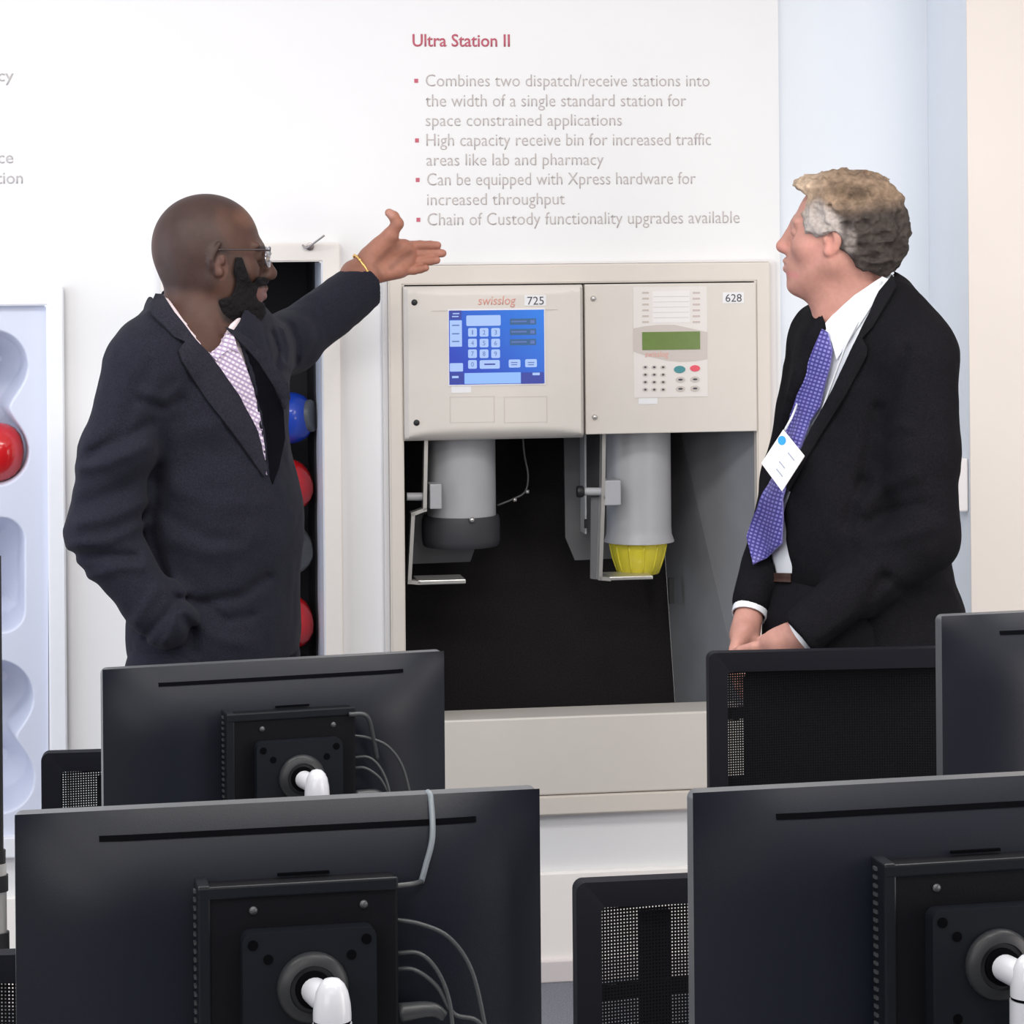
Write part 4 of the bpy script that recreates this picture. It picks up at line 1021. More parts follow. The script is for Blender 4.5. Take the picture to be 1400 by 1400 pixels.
# silver pole with black collars at the left edge
b0 = P(-7, 700, 4.0)
pt = thing('pole_stand', 'silver pole with black collars at the far left edge of the photo', 'stand', (b0.x, b0.y, 0))
zz = lambda y: P(-7, y, 4.0).z
bm = B(); lathe(bm, [(.010, .02), (.0125, zz(1290)), (.0125, zz(1180))], Vector((b0.x, b0.y, 0)), (0, 0, 1), 24); obj('pole', bm, M['steel'], pt, True, auto=40)
bm = B(); lathe(bm, [(.0085, zz(1180)), (.0085, zz(760))], Vector((b0.x, b0.y, 0)), (0, 0, 1), 24); obj('upper_pole', bm, M['black'], pt, True, auto=40)
for y0, y1, r in ((1218, 1196, .0150), (1300, 1274, .0160), (1180, 1162, .0115)):
    bm = B(); lathe(bm, [(.008, zz(y0)), (r, zz(y0)), (r, zz(y1)), (.008, zz(y1))], Vector((b0.x, b0.y, 0)), (0, 0, 1), 24); obj('collar', bm, M['black'], pt, True, auto=40)
bm = B(); lathe(bm, [(.14, 0), (.14, .012), (.05, .02), (.011, .03)], Vector((b0.x, b0.y, 0)), (0, 0, 1), 32); obj('base', bm, M['black'], pt, True, auto=40)
# ================================================================== PEOPLE
D0 = 5.15; PXM = F / D0
V = lambda *a: Vector(a)
def Q(px, py, w=0.0): return P(px, py, D0 + w)
def R(px): return px / PXM
def axes(deg, pitch=0.0, roll=0.0):
    a = math.radians(deg); f = V(math.cos(a), math.sin(a), 0); l = V(-f.y, f.x, 0); u = V(0, 0, 1); p = math.radians(pitch)
    f2 = f * math.cos(p) + u * math.sin(p); u2 = u * math.cos(p) - f * math.sin(p); r = math.radians(roll)
    l2 = l * math.cos(r) + u2 * math.sin(r); u3 = u2 * math.cos(r) - l * math.sin(r)
    return f2, l2, u3
def add_head(S, o, A, sc=1.0, nose=1.0, jaw=1.0, ear=1.0):
    f, l, u = A
    T = lambda x, y, z: o + (f * x + l * y + u * z) * sc
    E = lambda c, r, k=.02, op='u', ax=A: S.ell(T(*c), [q * sc for q in r], ax, k, op)
    C = lambda a, b, ra, rb, k=.015, op='u': S.rc(T(*a), T(*b), ra * sc, rb * sc, k, op)
    E((-.014, 0, .030), (.097, .076, .086), .02)
    E((-.02, 0, .0), (.085, .072, .075), .03)
    E((.030, 0, -.030), (.056, .058, .080), .03)
    for s in (-1, 1):
        C((-.004, s * .054, -.045), (.060, s * .020 * jaw, -.098), .016, .014, .03)
        E((.052, s * .043, -.022), (.024, .02, .022), .025)
        E((.088, s * .034, .000), (.016, .017, .011), .012, 's')
        E((.0735, s * .0325, .001), (.0125, .0135, .0105), .002)
        C((.068, s * .045, .009), (.0835, s * .026, .0095), .0035, .004, .004)
        E((.0955 * nose, s * .0115, -.033), (.011, .0075, .0085), .007)
        E((.104, s * .007, -.040), (.004, .003, .003), .003, 's')
        # ear: rim, bowl, lobe
        e2 = (axes_turn(A, s * 22))
        E((-.006, s * .0765, -.002), (.0185 * ear, .0085, .031 * ear), .005, 'u', e2)
        E((-.001, s * .0850, .001), (.0095 * ear, .0065, .018 * ear), .004, 's', e2)
        C((-.014, s * .0840, -.006), (.0005, s * .0835, .0245), .0035, .0042, .004)
        C((.0085, s * .0785, -.004), (.0085, s * .0775, -.010), .0042, .0042, .004)
        E((.002, s * .0785, -.028), (.0085, .006, .009), .006)
        C((.080, s * .014, .024), (.074, s * .046, .022), .0085, .006, .014)
    E((.072, 0, -.103), (.017, .021, .014), .022)
    C((.087, 0, .020), (.105 * nose, 0, -.026), .0075, .0115, .012)
    E((.107 * nose, 0, -.029), (.012, .0115, .011), .008)
    E((.079, 0, -.064), (.016, .028, .024), .02)
    for s in (-1, 1):
        C((.0965, 0, -.0565), (.0865, s * .020, -.0605), .0062, .003, .005)
        C((.0945, 0, -.0705), (.086, s * .018, -.0665), .0068, .0035, .005)
        C((.103, 0, -.0632), (.091, s * .02, -.0638), .0022, .0012, .003, 's')
    return T
def axes_turn(A, deg):
    f, l, u = A; a = math.radians(deg); return f * math.cos(a) - l * math.sin(a), l * math.cos(a) + f * math.sin(a), u
def px_of(pos): return project_np(pos[:, 0], pos[:, 1], pos[:, 2])
def mixc(c, m, col): return c * (1 - m[:, None]) + np.array(col)[None] * m[:, None]
def sstep(x, a, b): t = np.clip((x - a) / (b - a), 0, 1); return t * t * (3 - 2 * t)
def folds(lst, near):
    """cloth folds: (polyline px, width px, height m); near = depth beyond which nothing changes"""
    def f(X, Y, Z):
        X, Y, Z = np.broadcast_arrays(X, Y, Z); sh = X.shape
        out = np.zeros(sh, 'f'); sel = Y < near
        x, y = project_np(X[sel], Y[sel], Z[sel]); acc = np.zeros(x.shape, 'f')
        for pts, wd, amp in lst:
            xs = [p[0] for p in pts]; ys = [p[1] for p in pts]
            b = (x > min(xs) - 3 * wd) & (x < max(xs) + 3 * wd) & (y > min(ys) - 3 * wd) & (y < max(ys) + 3 * wd)
            if b.any(): acc[b] -= amp * np.exp(-(line_dist(x[b], y[b], pts) / wd) ** 2)
        out[sel] = acc; return out
    return f
def ripple(amp, fr, seed): return lambda X, Y, Z: amp * vnoise(X, Y, Z, fr, seed)
def pxcut(poly, ymax, grow=0.0):
    """region seen inside an outline and in front of depth ymax -> negative inside"""
    def f(X, Y, Z):
        X, Y, Z = np.broadcast_arrays(X, Y, Z); x, y = project_np(X, Y, Z)
        return np.maximum((poly_sdf(x, y, poly) - grow) / PXM, Y - ymax).astype('f')
    return f
def keep_px(poly):
    def f(X, Y, Z):
        X, Y, Z = np.broadcast_arrays(X, Y, Z); x, y = project_np(X, Y, Z); return (poly_sdf(x, y, poly) / PXM).astype('f')
    return f
def legs(S, hip, facing, spread=.1, r0=.095, r1=.052, zf=.06, k=.03):
    f, l, u = axes(facing)
    for s in (-1, 1):
        h = hip + l * (s * spread); kn = V(h.x, h.y, .50) + l * (s * .02) + f * .02; an = V(h.x, h.y, zf) + l * (s * .045)
        S.rc(h, kn, r0, (r0 + r1) / 2, k); S.rc(kn, an, (r0 + r1) / 2, r1, k)
def trousers(hip, facing, m, parent, top, extra=0.0):
    S = SDF(); legs(S, hip, facing, .095, .115, .085, .05)
    f, l, u = axes(facing)
    S.ell(hip + V(0, 0, .06), (.125, .178, .16), (f, l, u), .04)
    if extra: S.ell(hip + f * extra + V(0, 0, .09), (.13, .15, .17), (f, l, u), .06)
    S.plane((0, 0, .045), (0, 0, -1)); S.plane((0, 0, top), (0, 0, 1))
    S.custom('d', ripple(.006, 14, 5))
    b = .36
    return sdf_obj('trousers', S, axis(hip.x - b, .012, hip.x + b), axis(hip.y - b, .012, hip.y + b), axis(-.02, .012, top + .03), m, parent, 2)
def shoes(hip, facing, parent):
    f, l, u = axes(facing)
    for s in (-1, 1):
        h = V(hip.x, hip.y, 0) + l * (s * (.095 + .045)); S = SDF()
        S.rc(h + V(0, 0, .055) - f * .05, h + f * .13 + V(0, 0, .042), .042, .038, .02); S.rc(h + V(0, 0, .06), h + V(0, 0, .12), .045, .048, .02); S.ell(h + f * .15 + l * s * .008 + V(0, 0, .035), (.065, .046, .036), (f, l, u), .02)
        S.plane((0, 0, .002), (0, 0, -1))
        sdf_obj('shoe', S, axis(h.x - .27, .008, h.x + .27), axis(h.y - .27, .008, h.y + .27), axis(-.02, .008, .18), M['leather'], parent, 1)
def finger(S, pts, r0, r1, k=.004):
    n = len(pts) - 1
    for i in range(n): S.rc(pts[i], pts[i + 1], r0 + (r1 - r0) * i / n, r0 + (r1 - r0) * (i + 1) / n, k)

# ------------------------------------------------------------------ the bearded man, pointing
hipL = Q(292, 925, 0.0)
p1 = thing('person', 'bearded man in glasses and dark navy jacket pointing at the station, other hand in pocket', 'person', (hipL.x, hipL.y, 0))
FA = -28
HA = axes(13, -2, 0); HO = Q(291.5, 351, .0)
S = SDF()
TL = add_head(S, HO, HA, 1.03, 1.0, 1.0, .84)
neck = Q(283, 470, .0)
S.rc(HO + HA[0] * -.026 + HA[2] * -.045, Q(272, 440, .005), .060, .062, .03)
S.rc(Q(272, 440, .005), Q(280, 500, 0), .062, .085, .04)
bf, bl, bu = axes(FA)
S.ell(Q(285, 580, 0), (.105, .165, .24), (bf, bl, bu), .05); S.ell(Q(297, 730, 0), (.115, .150, .2), (bf, bl, bu), .05); S.ell(Q(292, 880, 0), (.11, .16, .16), (bf, bl, bu), .05)
S.rc(Q(215, 500, -.13), Q(340, 488, .13), .055, .055, .04)
legs(S, hipL, FA, .09, .085, .045, .09)
f_, l_, _ = axes(FA)
for s in (-1, 1):
    h = V(hipL.x, hipL.y, 0) + l_ * (s * .135); S.rc(h + V(0, 0, .06), h + f_ * .15 + V(0, 0, .035), .036, .028, .02)
# near arm, hand in the pocket
S.rc(Q(205, 510, -.16), Q(140, 720, -.19), .042, .036, .02); S.rc(Q(140, 720, -.19), Q(232, 838, -.17), .036, .026, .015)
pk = Q(232, 838, -.17)
S.rc(pk, Q(262, 880, -.12), .026, .03, .01)
for i in range(4): finger(S, [Q(250 + 6 * i, 876 - 2 * i, -.125 + .018 * i), Q(262 + 6 * i, 905 - i * 2, -.115 + .018 * i), Q(268 + 5 * i, 930 - i * 3, -.10 + .018 * i)], .0085, .007)
finger(S, [Q(262, 862, -.13), Q(282, 878, -.13), Q(290, 895, -.12)], .010, .008)
# far arm and the pointing hand
S.rc(Q(345, 490, .15), Q(405, 462, .32), .045, .038, .02); S.rc(Q(405, 462, .32), Q(500, 371, .46), .036, .026, .02)
HW = .47
G = lambda x, y, w=0: Q(x, y, HW + w)
kk = 1.12      # hand sits farther off: px radii scale
r_ = lambda px: px / 660.0
S.rc(G(487, 377, -.01), G(512, 362), r_(23), r_(19), .015)
for a, b, ra, rb in (((512, 352), (556, 341), 16, 11), ((512, 360), (558, 349), 15, 11.5), ((512, 366), (556, 360), 15, 11), ((512, 371), (549, 370), 14, 10)):
    S.rc(G(*a), G(*b, .015), r_(ra), r_(rb), .012)
S.rc(G(506, 352, -.008), G(534, 322, -.022), r_(15), r_(11.5), .014)
S.rc(G(520, 340, -.010), G(552, 336, .0), r_(12), r_(9), .015)
S.rc(G(516, 375, -.010), G(545, 371, -.002), r_(11), r_(9.5), .012)
finger(S, [G(533, 322, -.022), G(543.5, 306, -.030), G(538.5, 296, -.032), G(532, 291, -.032)], r_(9.5), r_(6))
finger(S, [G(556, 336.5, .015), G(574, 335.5, .022), G(588, 335.3, .024), G(598, 335.5, .022)], r_(7.4), r_(5.6), .003)
finger(S, [G(558, 347.5, .017), G(578, 347.0, .026), G(593, 346.5, .028), G(605, 346.3, .026)], r_(7.5), r_(5.7), .003)
finger(S, [G(557, 359, .016), G(575, 358, .022), G(588, 356.8, .020), G(597, 355.8, .014)], r_(7.2), r_(5.4), .003)
finger(S, [G(551, 370, .010), G(566, 369.5, .012), G(575, 368, .010), G(582, 366.3, .004)], r_(6.6), r_(5.0), .003)
hx0, hx1 = Q(203, 300).x, Q(615, 300, HW).x
xs = axis(Q(80, 300).x, .009, hx0, .0030, Q(385, 300).x, .005, G(470, 300).x, .0022, hx1)
yy = D0
ys = axis(yy - .34, .010, yy - .115, .0030, yy + .115, .009, yy + HW - .07, .0026, yy + HW + .06)
zA = Q(300, 470).z; zB = G(500, 392).z; zC_ = G(500, 282).z
zs = axis(-.02, .012, Q(300, 500).z, .005, zA, .0032, zB, .0024, zC_, .0032, Q(300, 254).z)
beard_poly = [(319, 371), (323, 384), (321, 394), (316, 406), (299, 410), (301, 426), (306, 439), (325, 447), (343, 447), (356, 441), (364, 428), (362, 415), (353, 411), (350, 404), (352, 398), (353, 392), (366, 389), (369, 383), (362, 379), (352, 380), (346, 388), (341, 380), (336, 366), (331, 352), (322, 352)]
def col1(pos):
    x, y = px_of(pos); n = len(pos); c = np.tile(np.array([.070, .035, .026]), (n, 1))
    head = (y < 480) & (x < 400) & (pos[:, 1] < D0 + .2)
    nz = vnoise(pos[:, 0], pos[:, 1], pos[:, 2], 60, 3)
    # cropped hair stubble on the scalp, the forehead warmer
    hp = [(205, 250), (330, 250), (338, 272), (325, 285), (300, 288), (296, 305), (312, 330), (318, 350), (314, 372), (302, 385), (296, 395), (288, 402), (215, 402)]
    sd = poly_sdf(x, y, hp); c = mixc(c, (1 - sstep(sd, -10, 4)) * head * .75, (.041, .025, .023))
    c = mixc(c, (1 - sstep(np.hypot((x - 340) / 22, (y - 296) / 17), .3, 1.2)) * head * .75, (.135, .064, .043))
    bsd = poly_sdf(x, y, beard_poly); c = mixc(c, (1 - sstep(bsd, -4, 5)) * head * .9, (.012, .010, .011))
    c = mixc(c, (np.hypot((x - 303) / 9, (y - 366) / 18) < 1) * head * .5, (.15, .072, .056))
    lp = poly_sdf(x, y, [(350, 393), (368, 395), (370, 412), (356, 414), (351, 405)]); c = mixc(c, (1 - sstep(lp, -1, 2)) * head * .7, (.20, .10, .095))
    br = line_dist(x, y, [(352, 341), (362, 338), (368, 340)]); c = mixc(c, (1 - sstep(br, 1.5, 4)) * head * .9, (.02, .014, .014))
    hand = pos[:, 1] > D0 + .36
    c[hand] = np.array([.34, .150, .105]); 
    cr_ = np.minimum(line_dist(x, y, [(520, 378), (512, 362), (528, 345), (545, 336)]), line_dist(x, y, [(535, 366), (550, 352), (563, 345)]))
    c = mixc(c, (1 - sstep(cr_, 1, 6)) * hand * .5, (.17, .075, .055))
    wr = sstep(-x, -516, -490); c = mixc(c, wr * hand * .6, (.17, .078, .055))
    tp = (1 - sstep(np.hypot(x - 533, y - 292), 3, 9)); c = mixc(c, tp * hand * .7, (.48, .25, .20))
    c = mixc(c, sstep(x, 588, 604) * hand * .4, (.42, .19, .15))
    return c * (1 + .10 * nz)[:, None]
bodyL, bvL = sdf_obj('body', S, xs, ys, zs, M['skin'], p1, 1, .4, col1)
# beard
S = SDF(); add_head(S, HO, HA, 1.03)
S.ell(TL(.040, 0, -.088), (.052, .056, .036), HA, .03); S.ell(TL(.018, 0, -.090), (.045, .054, .030), HA, .03); S.rc(TL(.066, 0, -.112), TL(.045, 0, -.112), .022, .02, .03)
S.custom('d', lambda X, Y, Z: -.0075 + .0022 * vnoise(X, Y, Z, 170, 9), lo=np.array([HO.x - .16, D0 - .16, HO.z - .17]), hi=np.array([HO.x + .17, D0 + .16, HO.z + .05]))
S.custom('x', keep_px(beard_poly), .003)
S.custom('x', lambda X, Y, Z: (X - HO.x) * 0 + (Z - (HO.z + .03)), .004)
sdf_obj('beard', S, axis(Q(285, 300).x, .0026, Q(385, 300).x), axis(D0 - .11, .0026, D0 + .11), axis(Q(300, 462).z, .0026, Q(300, 345).z), M['beard'], p1, 1, .3)
# glasses
gl = B(); near = TL(.0, -.0805, .010)
tube(gl, [TL(-.012, -.083, -.002), TL(-.006, -.084, .012), TL(.03, -.081, .014), TL(.075, -.072, .015), TL(.096, -.062, .014)], .0017, 8)
tube(gl, [TL(-.012, .083, -.002), TL(-.006, .084, .012), TL(.03, .081, .014), TL(.075, .072, .015), TL(.096, .062, .014)], .0017, 8)
glo = obj('spectacles', gl, M['frame_dark'], p1, True, label='thin dark temple arms')
gl = B()
for s in (-1, 1):
    pts = [TL(.1045 - .016 * (abs(.034 + .026 * math.cos(a)) / .06) ** 2, s * (.034 + .026 * math.cos(a)), .002 + .019 * math.sin(a)) for a in np.linspace(0, 2 * math.pi, 25)]
    tube(gl, pts, .0014, 8, 1)
tube(gl, [TL(.1045, -.009, .006), TL(.1075, 0, .009), TL(.1045, .009, .006)], .0014, 8)
obj('rim', gl, M['frame_metal'], glo, True, label='silver rims')
for s in (-1, 1):
    gl = B(); pts = [TL(.1045 - .016 * (abs(.034 + .0255 * math.cos(a)) / .06) ** 2, s * (.034 + .0255 * math.cos(a)), .002 + .0185 * math.sin(a)) for a in np.linspace(0, 2 * math.pi, 25)[:-1]]
    a0 = [gl.verts.new(p) for p in pts]; b0 = [gl.verts.new(p - HA[0] * .0012) for p in pts]; gl.faces.new(a0); gl.faces.new(b0[::-1])
    for i in range(24): gl.faces.new((a0[i], b0[i], b0[(i + 1) % 24], a0[(i + 1) % 24]))
    obj('lens', gl, M['lens'], glo)
# shirt
openL = [(205, 402), (262, 470), (284, 490), (322, 545), (346, 592), (358, 642), (363, 664), (365, 640), (360, 600), (352, 560), (342, 522), (328, 478), (318, 452), (330, 440), (345, 400), (335, 330), (215, 330), (211, 385)]
S = SDF()
S.ell(Q(284, 562, 0), (.118, .164, .26), (bf, bl, bu), .05); S.ell(Q(299, 722, -.005), (.132, .150, .24), (bf, bl, bu), .05); S.ell(Q(294, 870, 0), (.13, .17, .17), (bf, bl, bu), .05)
S.rc(Q(215, 492, -.12), Q(338, 482, .12), .056, .056, .04); S.rc(Q(268, 445, .0), Q(280, 480, 0), .070, .085, .04)
S.rc(HO + HA[0] * -.026 + HA[2] * -.045, Q(272, 448, .005), .0615, .0635, .006, 's')
S.custom('s', pxcut([(200, 380), (222, 402), (236, 416), (254, 442), (272, 468), (284, 485), (298, 475), (308, 456), (314, 444), (330, 430), (380, 330), (200, 330)], yy + .4), .004); S.plane((0, 0, Q(300, 935).z), (0, 0, -1))
shL, bvShL = sdf_obj('shirt', S, axis(Q(150, 400).x, .008, Q(215, 400).x, .004, Q(420, 400).x), axis(yy - .25, .006, yy + .25), axis(Q(300, 950).z, .012, Q(300, 680).z, .004, Q(300, 390).z), M['collar1'], p1, 1)
# jacket
S = SDF()
S.ell(Q(284, 560, 0), (.132, .200, .27), (bf, bl, bu), .05); S.ell(Q(299, 720, -.005), (.150, .185, .24), (bf, bl, bu), .05); S.ell(Q(293, 865, 0), (.152, .195, .19), (bf, bl, bu), .05)
S.rc(Q(203, 496, -.145), Q(345, 480, .145), R(52), R(50), .05); S.rc(Q(255, 440, 0), Q(207, 480, -.11), .058, .05, .05); S.rc(Q(268, 436, 0), Q(335, 470, .1), .058, .05, .05)
S.rc(Q(252, 425, .01), Q(262, 445, .0), .070, .072, .03)
S.rc(Q(197, 510, -.165), Q(163, 620, -.185), R(54), R(51), .03); S.rc(Q(163, 620, -.185), Q(136, 728, -.195), R(51), R(44), .02); S.rc(Q(136, 728, -.195), Q(228, 846, -.205), R(43), R(40), .02)
S.rc(Q(348, 490, .16), Q(398, 466, .30), R(48), R(44), .04); S.rc(Q(398, 466, .30), Q(505, 384, .47), R(43), R(36), .02)
cn = (Q(505, 384, .47) - Q(398, 466, .30)).normalized(); cp = Q(497, 390, .455)
S.custom('x', lambda X, Y, Z: np.where(X > Q(440, 400, .3).x, (X - cp.x) * cn.x + (Y - cp.y) * cn.y + (Z - cp.z) * cn.z, -1.0), .003)
S.rc(cp - cn * .05, cp + cn * .03, R(29), R(29), .003, 's')
S.rc(HO + HA[0] * -.026 + HA[2] * -.045, Q(276, 470, .0), .068, .076, .01, 's')
S.plane((0, 0, Q(300, 896).z), (0, 0, -1), .006)
S.custom('s', pxcut(openL, yy + .05), .003)
FL = [([(205, 500), (165, 590), (125, 625)], 10, -.006), ([(128, 618), (170, 600), (205, 580)], 9, -.010), ([(112, 640), (150, 632), (200, 610)], 9, .008), ([(118, 690), (165, 670), (215, 640)], 12, -.009), ([(110, 715), (160, 705), (215, 680)], 10, .008),
      ([(100, 757), (150, 760), (185, 762)], 7, -.010), ([(105, 745), (150, 740), (200, 715)], 8, .007), ([(120, 790), (165, 775), (195, 775)], 8, .007), ([(185, 850), (205, 820), (215, 805)], 8, .006), ([(200, 870), (222, 845), (232, 835)], 6, -.008), ([(225, 880), (238, 856), (240, 838)], 6, .007),
      ([(215, 660), (208, 720), (222, 780), (240, 820)], 9, -.010), ([(240, 818), (270, 825), (330, 815), (365, 790)], 8, -.009), ([(235, 740), (290, 757), (350, 735)], 12, .004), ([(225, 700), (280, 735), (330, 740)], 10, -.005), ([(235, 665), (290, 690), (350, 690)], 13, .004), ([(240, 830), (262, 860), (265, 890)], 8, -.010), ([(255, 835), (290, 870), (330, 880)], 10, .007), ([(275, 825), (310, 848), (345, 842)], 7, -.006),
      ([(215, 560), (222, 620), (218, 680)], 12, -.008), ([(195, 535), (225, 545), (245, 530)], 7, .005), ([(190, 548), (225, 560), (250, 548)], 6, -.005),
      ([(250, 600), (300, 590), (335, 585)], 16, .004), ([(265, 585), (300, 575)], 9, .003)]
S.custom('d', folds(FL, yy + .02), lo=np.array([Q(80, 0).x, yy - .4, Q(300, 910).z]), hi=np.array([Q(400, 0).x, yy + .02, Q(300, 440).z]))
FL2 = [([(372, 455), (380, 480), (378, 505)], 4, -.008), ([(388, 448), (396, 475), (394, 500)], 5, .007), ([(398, 445), (407, 470), (405, 495)], 4, -.008), ([(420, 440), (425, 465)], 7, .005), ([(365, 462), (368, 490)], 4, .005)]
S.custom('d', folds(FL2, yy + .6), lo=np.array([Q(350, 0).x, yy + .02, Q(300, 530).z]), hi=np.array([Q(450, 0).x, yy + .5, Q(300, 430).z]))
S.custom('d', ripple(.0035, 16, 21)); S.custom('d', ripple(.0015, 45, 22))
jkL, bvJL = sdf_obj('jacket', S, axis(Q(75, 400).x, .0042, Q(420, 400).x, .0048, Q(530, 400, .5).x), axis(yy - .33, .0055, yy + .58), axis(Q(300, 912).z, .0048, Q(300, 375).z), M['suit1'], p1, 1, .5)
trL, bvTL = trousers(hipL, FA, M['suit1'], p1, Q(300, 850).z); shoes(hipL, FA, p1)
# lapels, shirt front and collar
drape('lapel', [(213, 402), (206, 420), (208, 430), (237, 462), (252, 468), (243, 480), (246, 492), (283, 548), (322, 598), (359, 652), (365, 640), (352, 591), (326, 542), (288, 486), (266, 463), (238, 427), (223, 402)], [bvJL], .002, .0045, M['lapel1'], jkL, 5, lift=2)
drape('lapel', [(309, 447), (322, 452), (345, 468), (366, 490), (390, 524), (393, 545), (386, 560), (372, 530), (350, 495), (336, 478), (322, 462)], [bvJL], .002, .006, M['lapel1'], jkL, 5, lift=2)
drape('lining', [(322, 466), (338, 480), (352, 498), (372, 530), (386, 562), (388, 600), (380, 640), (372, 662), (366, 650), (364, 612), (356, 562), (343, 520), (330, 484)], [bvJL], .001, .003, M['lining'], jkL, 5)  # dark panel stands for the shaded inside of the far jacket front
drape('shirt_front', [(284, 486), (300, 474), (314, 456), (319, 470), (331, 492), (343, 524), (354, 565), (361, 610), (364, 650), (358, 642), (346, 596), (322, 549)], [bvShL, bvJL], .002, .003, M['shirt1'], shL, 5, rot=.5)
drape('collar', [(222, 404), (229, 404), (248, 432), (274, 468), (272, 476), (252, 448), (234, 426)], [bvJL, bvShL], .003, .003, M['collar1'], shL, 4)
drape('collar', [(284, 484), (300, 466), (311, 450), (317, 458), (323, 482), (312, 478), (301, 486), (294, 494)], [bvShL, bvJL], .006, .004, M['shirt1'], shL, 4, rot=.3)
# bracelet and ring
bm = B(); cwr = G(495, 372, -.002); axw = (G(512, 362) - G(487, 377, -.01)).normalized(); q_ = axw.orthogonal().normalized(); s_ = axw.cross(q_)
cb_ = G(497.5, 371, -.004); pts = [cb_ + (q_ * math.cos(a) + s_ * math.sin(a)) * r_(25.5) for a in np.linspace(0, 2 * math.pi, 33)]
tube(bm, pts, .0022, 8, 1)
for p_ in pts[:-1:2]: lathe(bm, [(.0005, -.003), (.003, -.0015), (.003, .0015), (.0005, .003)], p_, axw, 8)
obj('bracelet', bm, M['gold'], p1, True, label='gold bracelet')
bm = B(); ra = G(564, 358.4, .019); ax_ = (G(575, 358, .022) - G(557, 359, .016)).normalized(); q_ = ax_.orthogonal().normalized(); s_ = ax_.cross(q_)
tube(bm, [ra + (q_ * math.cos(a) + s_ * math.sin(a)) * r_(7.3) for a in np.linspace(0, 2 * math.pi, 25)], .0016, 8, 1); obj('ring', bm, M['gold'], p1, True, label='gold ring')

# ------------------------------------------------------------------ the grey haired man
hipR = Q(1190, 925, 0.0)
p2 = thing('person', 'grey haired man in black suit, blue check tie and name badge, hands clasped', 'person', (hipR.x, hipR.y, 0))
FB = 180 + 25
HB = axes(162, 6, 0); HP = Q(1146, 324, .0)
S = SDF()
TR = add_head(S, HP, HB, .99, 1.0, .95, 1.02)
S.rc(HP + HB[0] * -.030 + HB[2] * -.05, Q(1176, 425, .005), .057, .060, .03); S.rc(HP + HB[0] * .03 + HB[2] * -.075, Q(1150, 440, 0), .036, .045, .03); S.rc(Q(1176, 425, .005), Q(1180, 500, 0), .062, .085, .04)
cf, cl, cu = axes(FB)
S.ell(Q(1187, 580, 0), (.105, .165, .24), (cf, cl, cu), .05); S.ell(Q(1170, 730, 0), (.13, .150, .2), (cf, cl, cu), .05); S.ell(Q(1190, 880, 0), (.11, .16, .16), (cf, cl, cu), .05)
S.rc(Q(1245, 490, -.13), Q(1135, 475, .13), .055, .055, .04)
legs(S, hipR, FB, .09, .085, .045, .09)
for s in (-1, 1):
    h = V(hipR.x, hipR.y, 0) + cl * (s * .135); S.rc(h + V(0, 0, .06), h + cf * .15 + V(0, 0, .035), .036, .028, .02)
# far arm: forearm and hand hang down in front
S.rc(Q(1122, 480, .17), Q(1085, 662, .16), .042, .036, .02); S.rc(Q(1085, 662, .16), Q(1030, 815, -.022), .036, .025, .02)
S.rc(Q(1030, 812, -.022), Q(1018, 868, -.07), .0245, .029, .012)
for i, (x, y, w_) in enumerate(((1000, 906, -.10), (1009, 910, -.085), (1019, 912, -.07), (1028, 910, -.055))):
    S.rc(Q(1018 + 1.5 * (i - 1.5), 862, -.07 + .010 * (i - 1.5)), Q(x + 3, y - 14, w_), .016, .0115, .012)
    finger(S, [Q(x + 3, y - 14, w_), Q(x + 2, y + 12, w_ - .012), Q(x + 9, y + 32, w_ - .006), Q(x + 16, y + 46, w_ + .006)], .0098, .0075, .003)
finger(S, [Q(1032, 876, -.085), Q(1044, 898, -.095), Q(1048, 918, -.095)], .0115, .009, .006)
# near arm and hand laid across it
S.rc(Q(1258, 500, -.17), Q(1262, 735, -.19), .042, .036, .02); S.rc(Q(1262, 735, -.19), Q(1096, 868, -.19), .036, .026, .02)
S.rc(Q(1100, 866, -.19), Q(1068, 878, -.165), .027, .027, .012); S.rc(Q(1078, 868, -.175), Q(1052, 879, -.155), .020, .019, .012); S.rc(Q(1086, 884, -.17), Q(1050, 902, -.15), .024, .02, .012)
for i in range(4): finger(S, [Q(1050 + i, 880 + 11 * i, -.152), Q(1031 + i, 884 + 11 * i, -.147), Q(1012 + 2 * i, 889 + 11 * i, -.13), Q(1003 + 3 * i, 893 + 10 * i, -.105)], .0102, .0078, .003)
finger(S, [Q(1076, 866, -.165), Q(1056, 869, -.142), Q(1040, 876, -.125)], .0115, .009, .006)
xs = axis(Q(985, 300).x, .0034, Q(1055, 300).x, .003, Q(1245, 300).x, .008, Q(1330, 300).x)
ys = axis(yy - .30, .008, yy - .215, .0034, yy + .11, .010, yy + .27)
zs = axis(-.02, .012, Q(1100, 965).z, .0032, Q(1100, 800).z, .009, Q(1100, 500).z, .0032, Q(1100, 215).z)
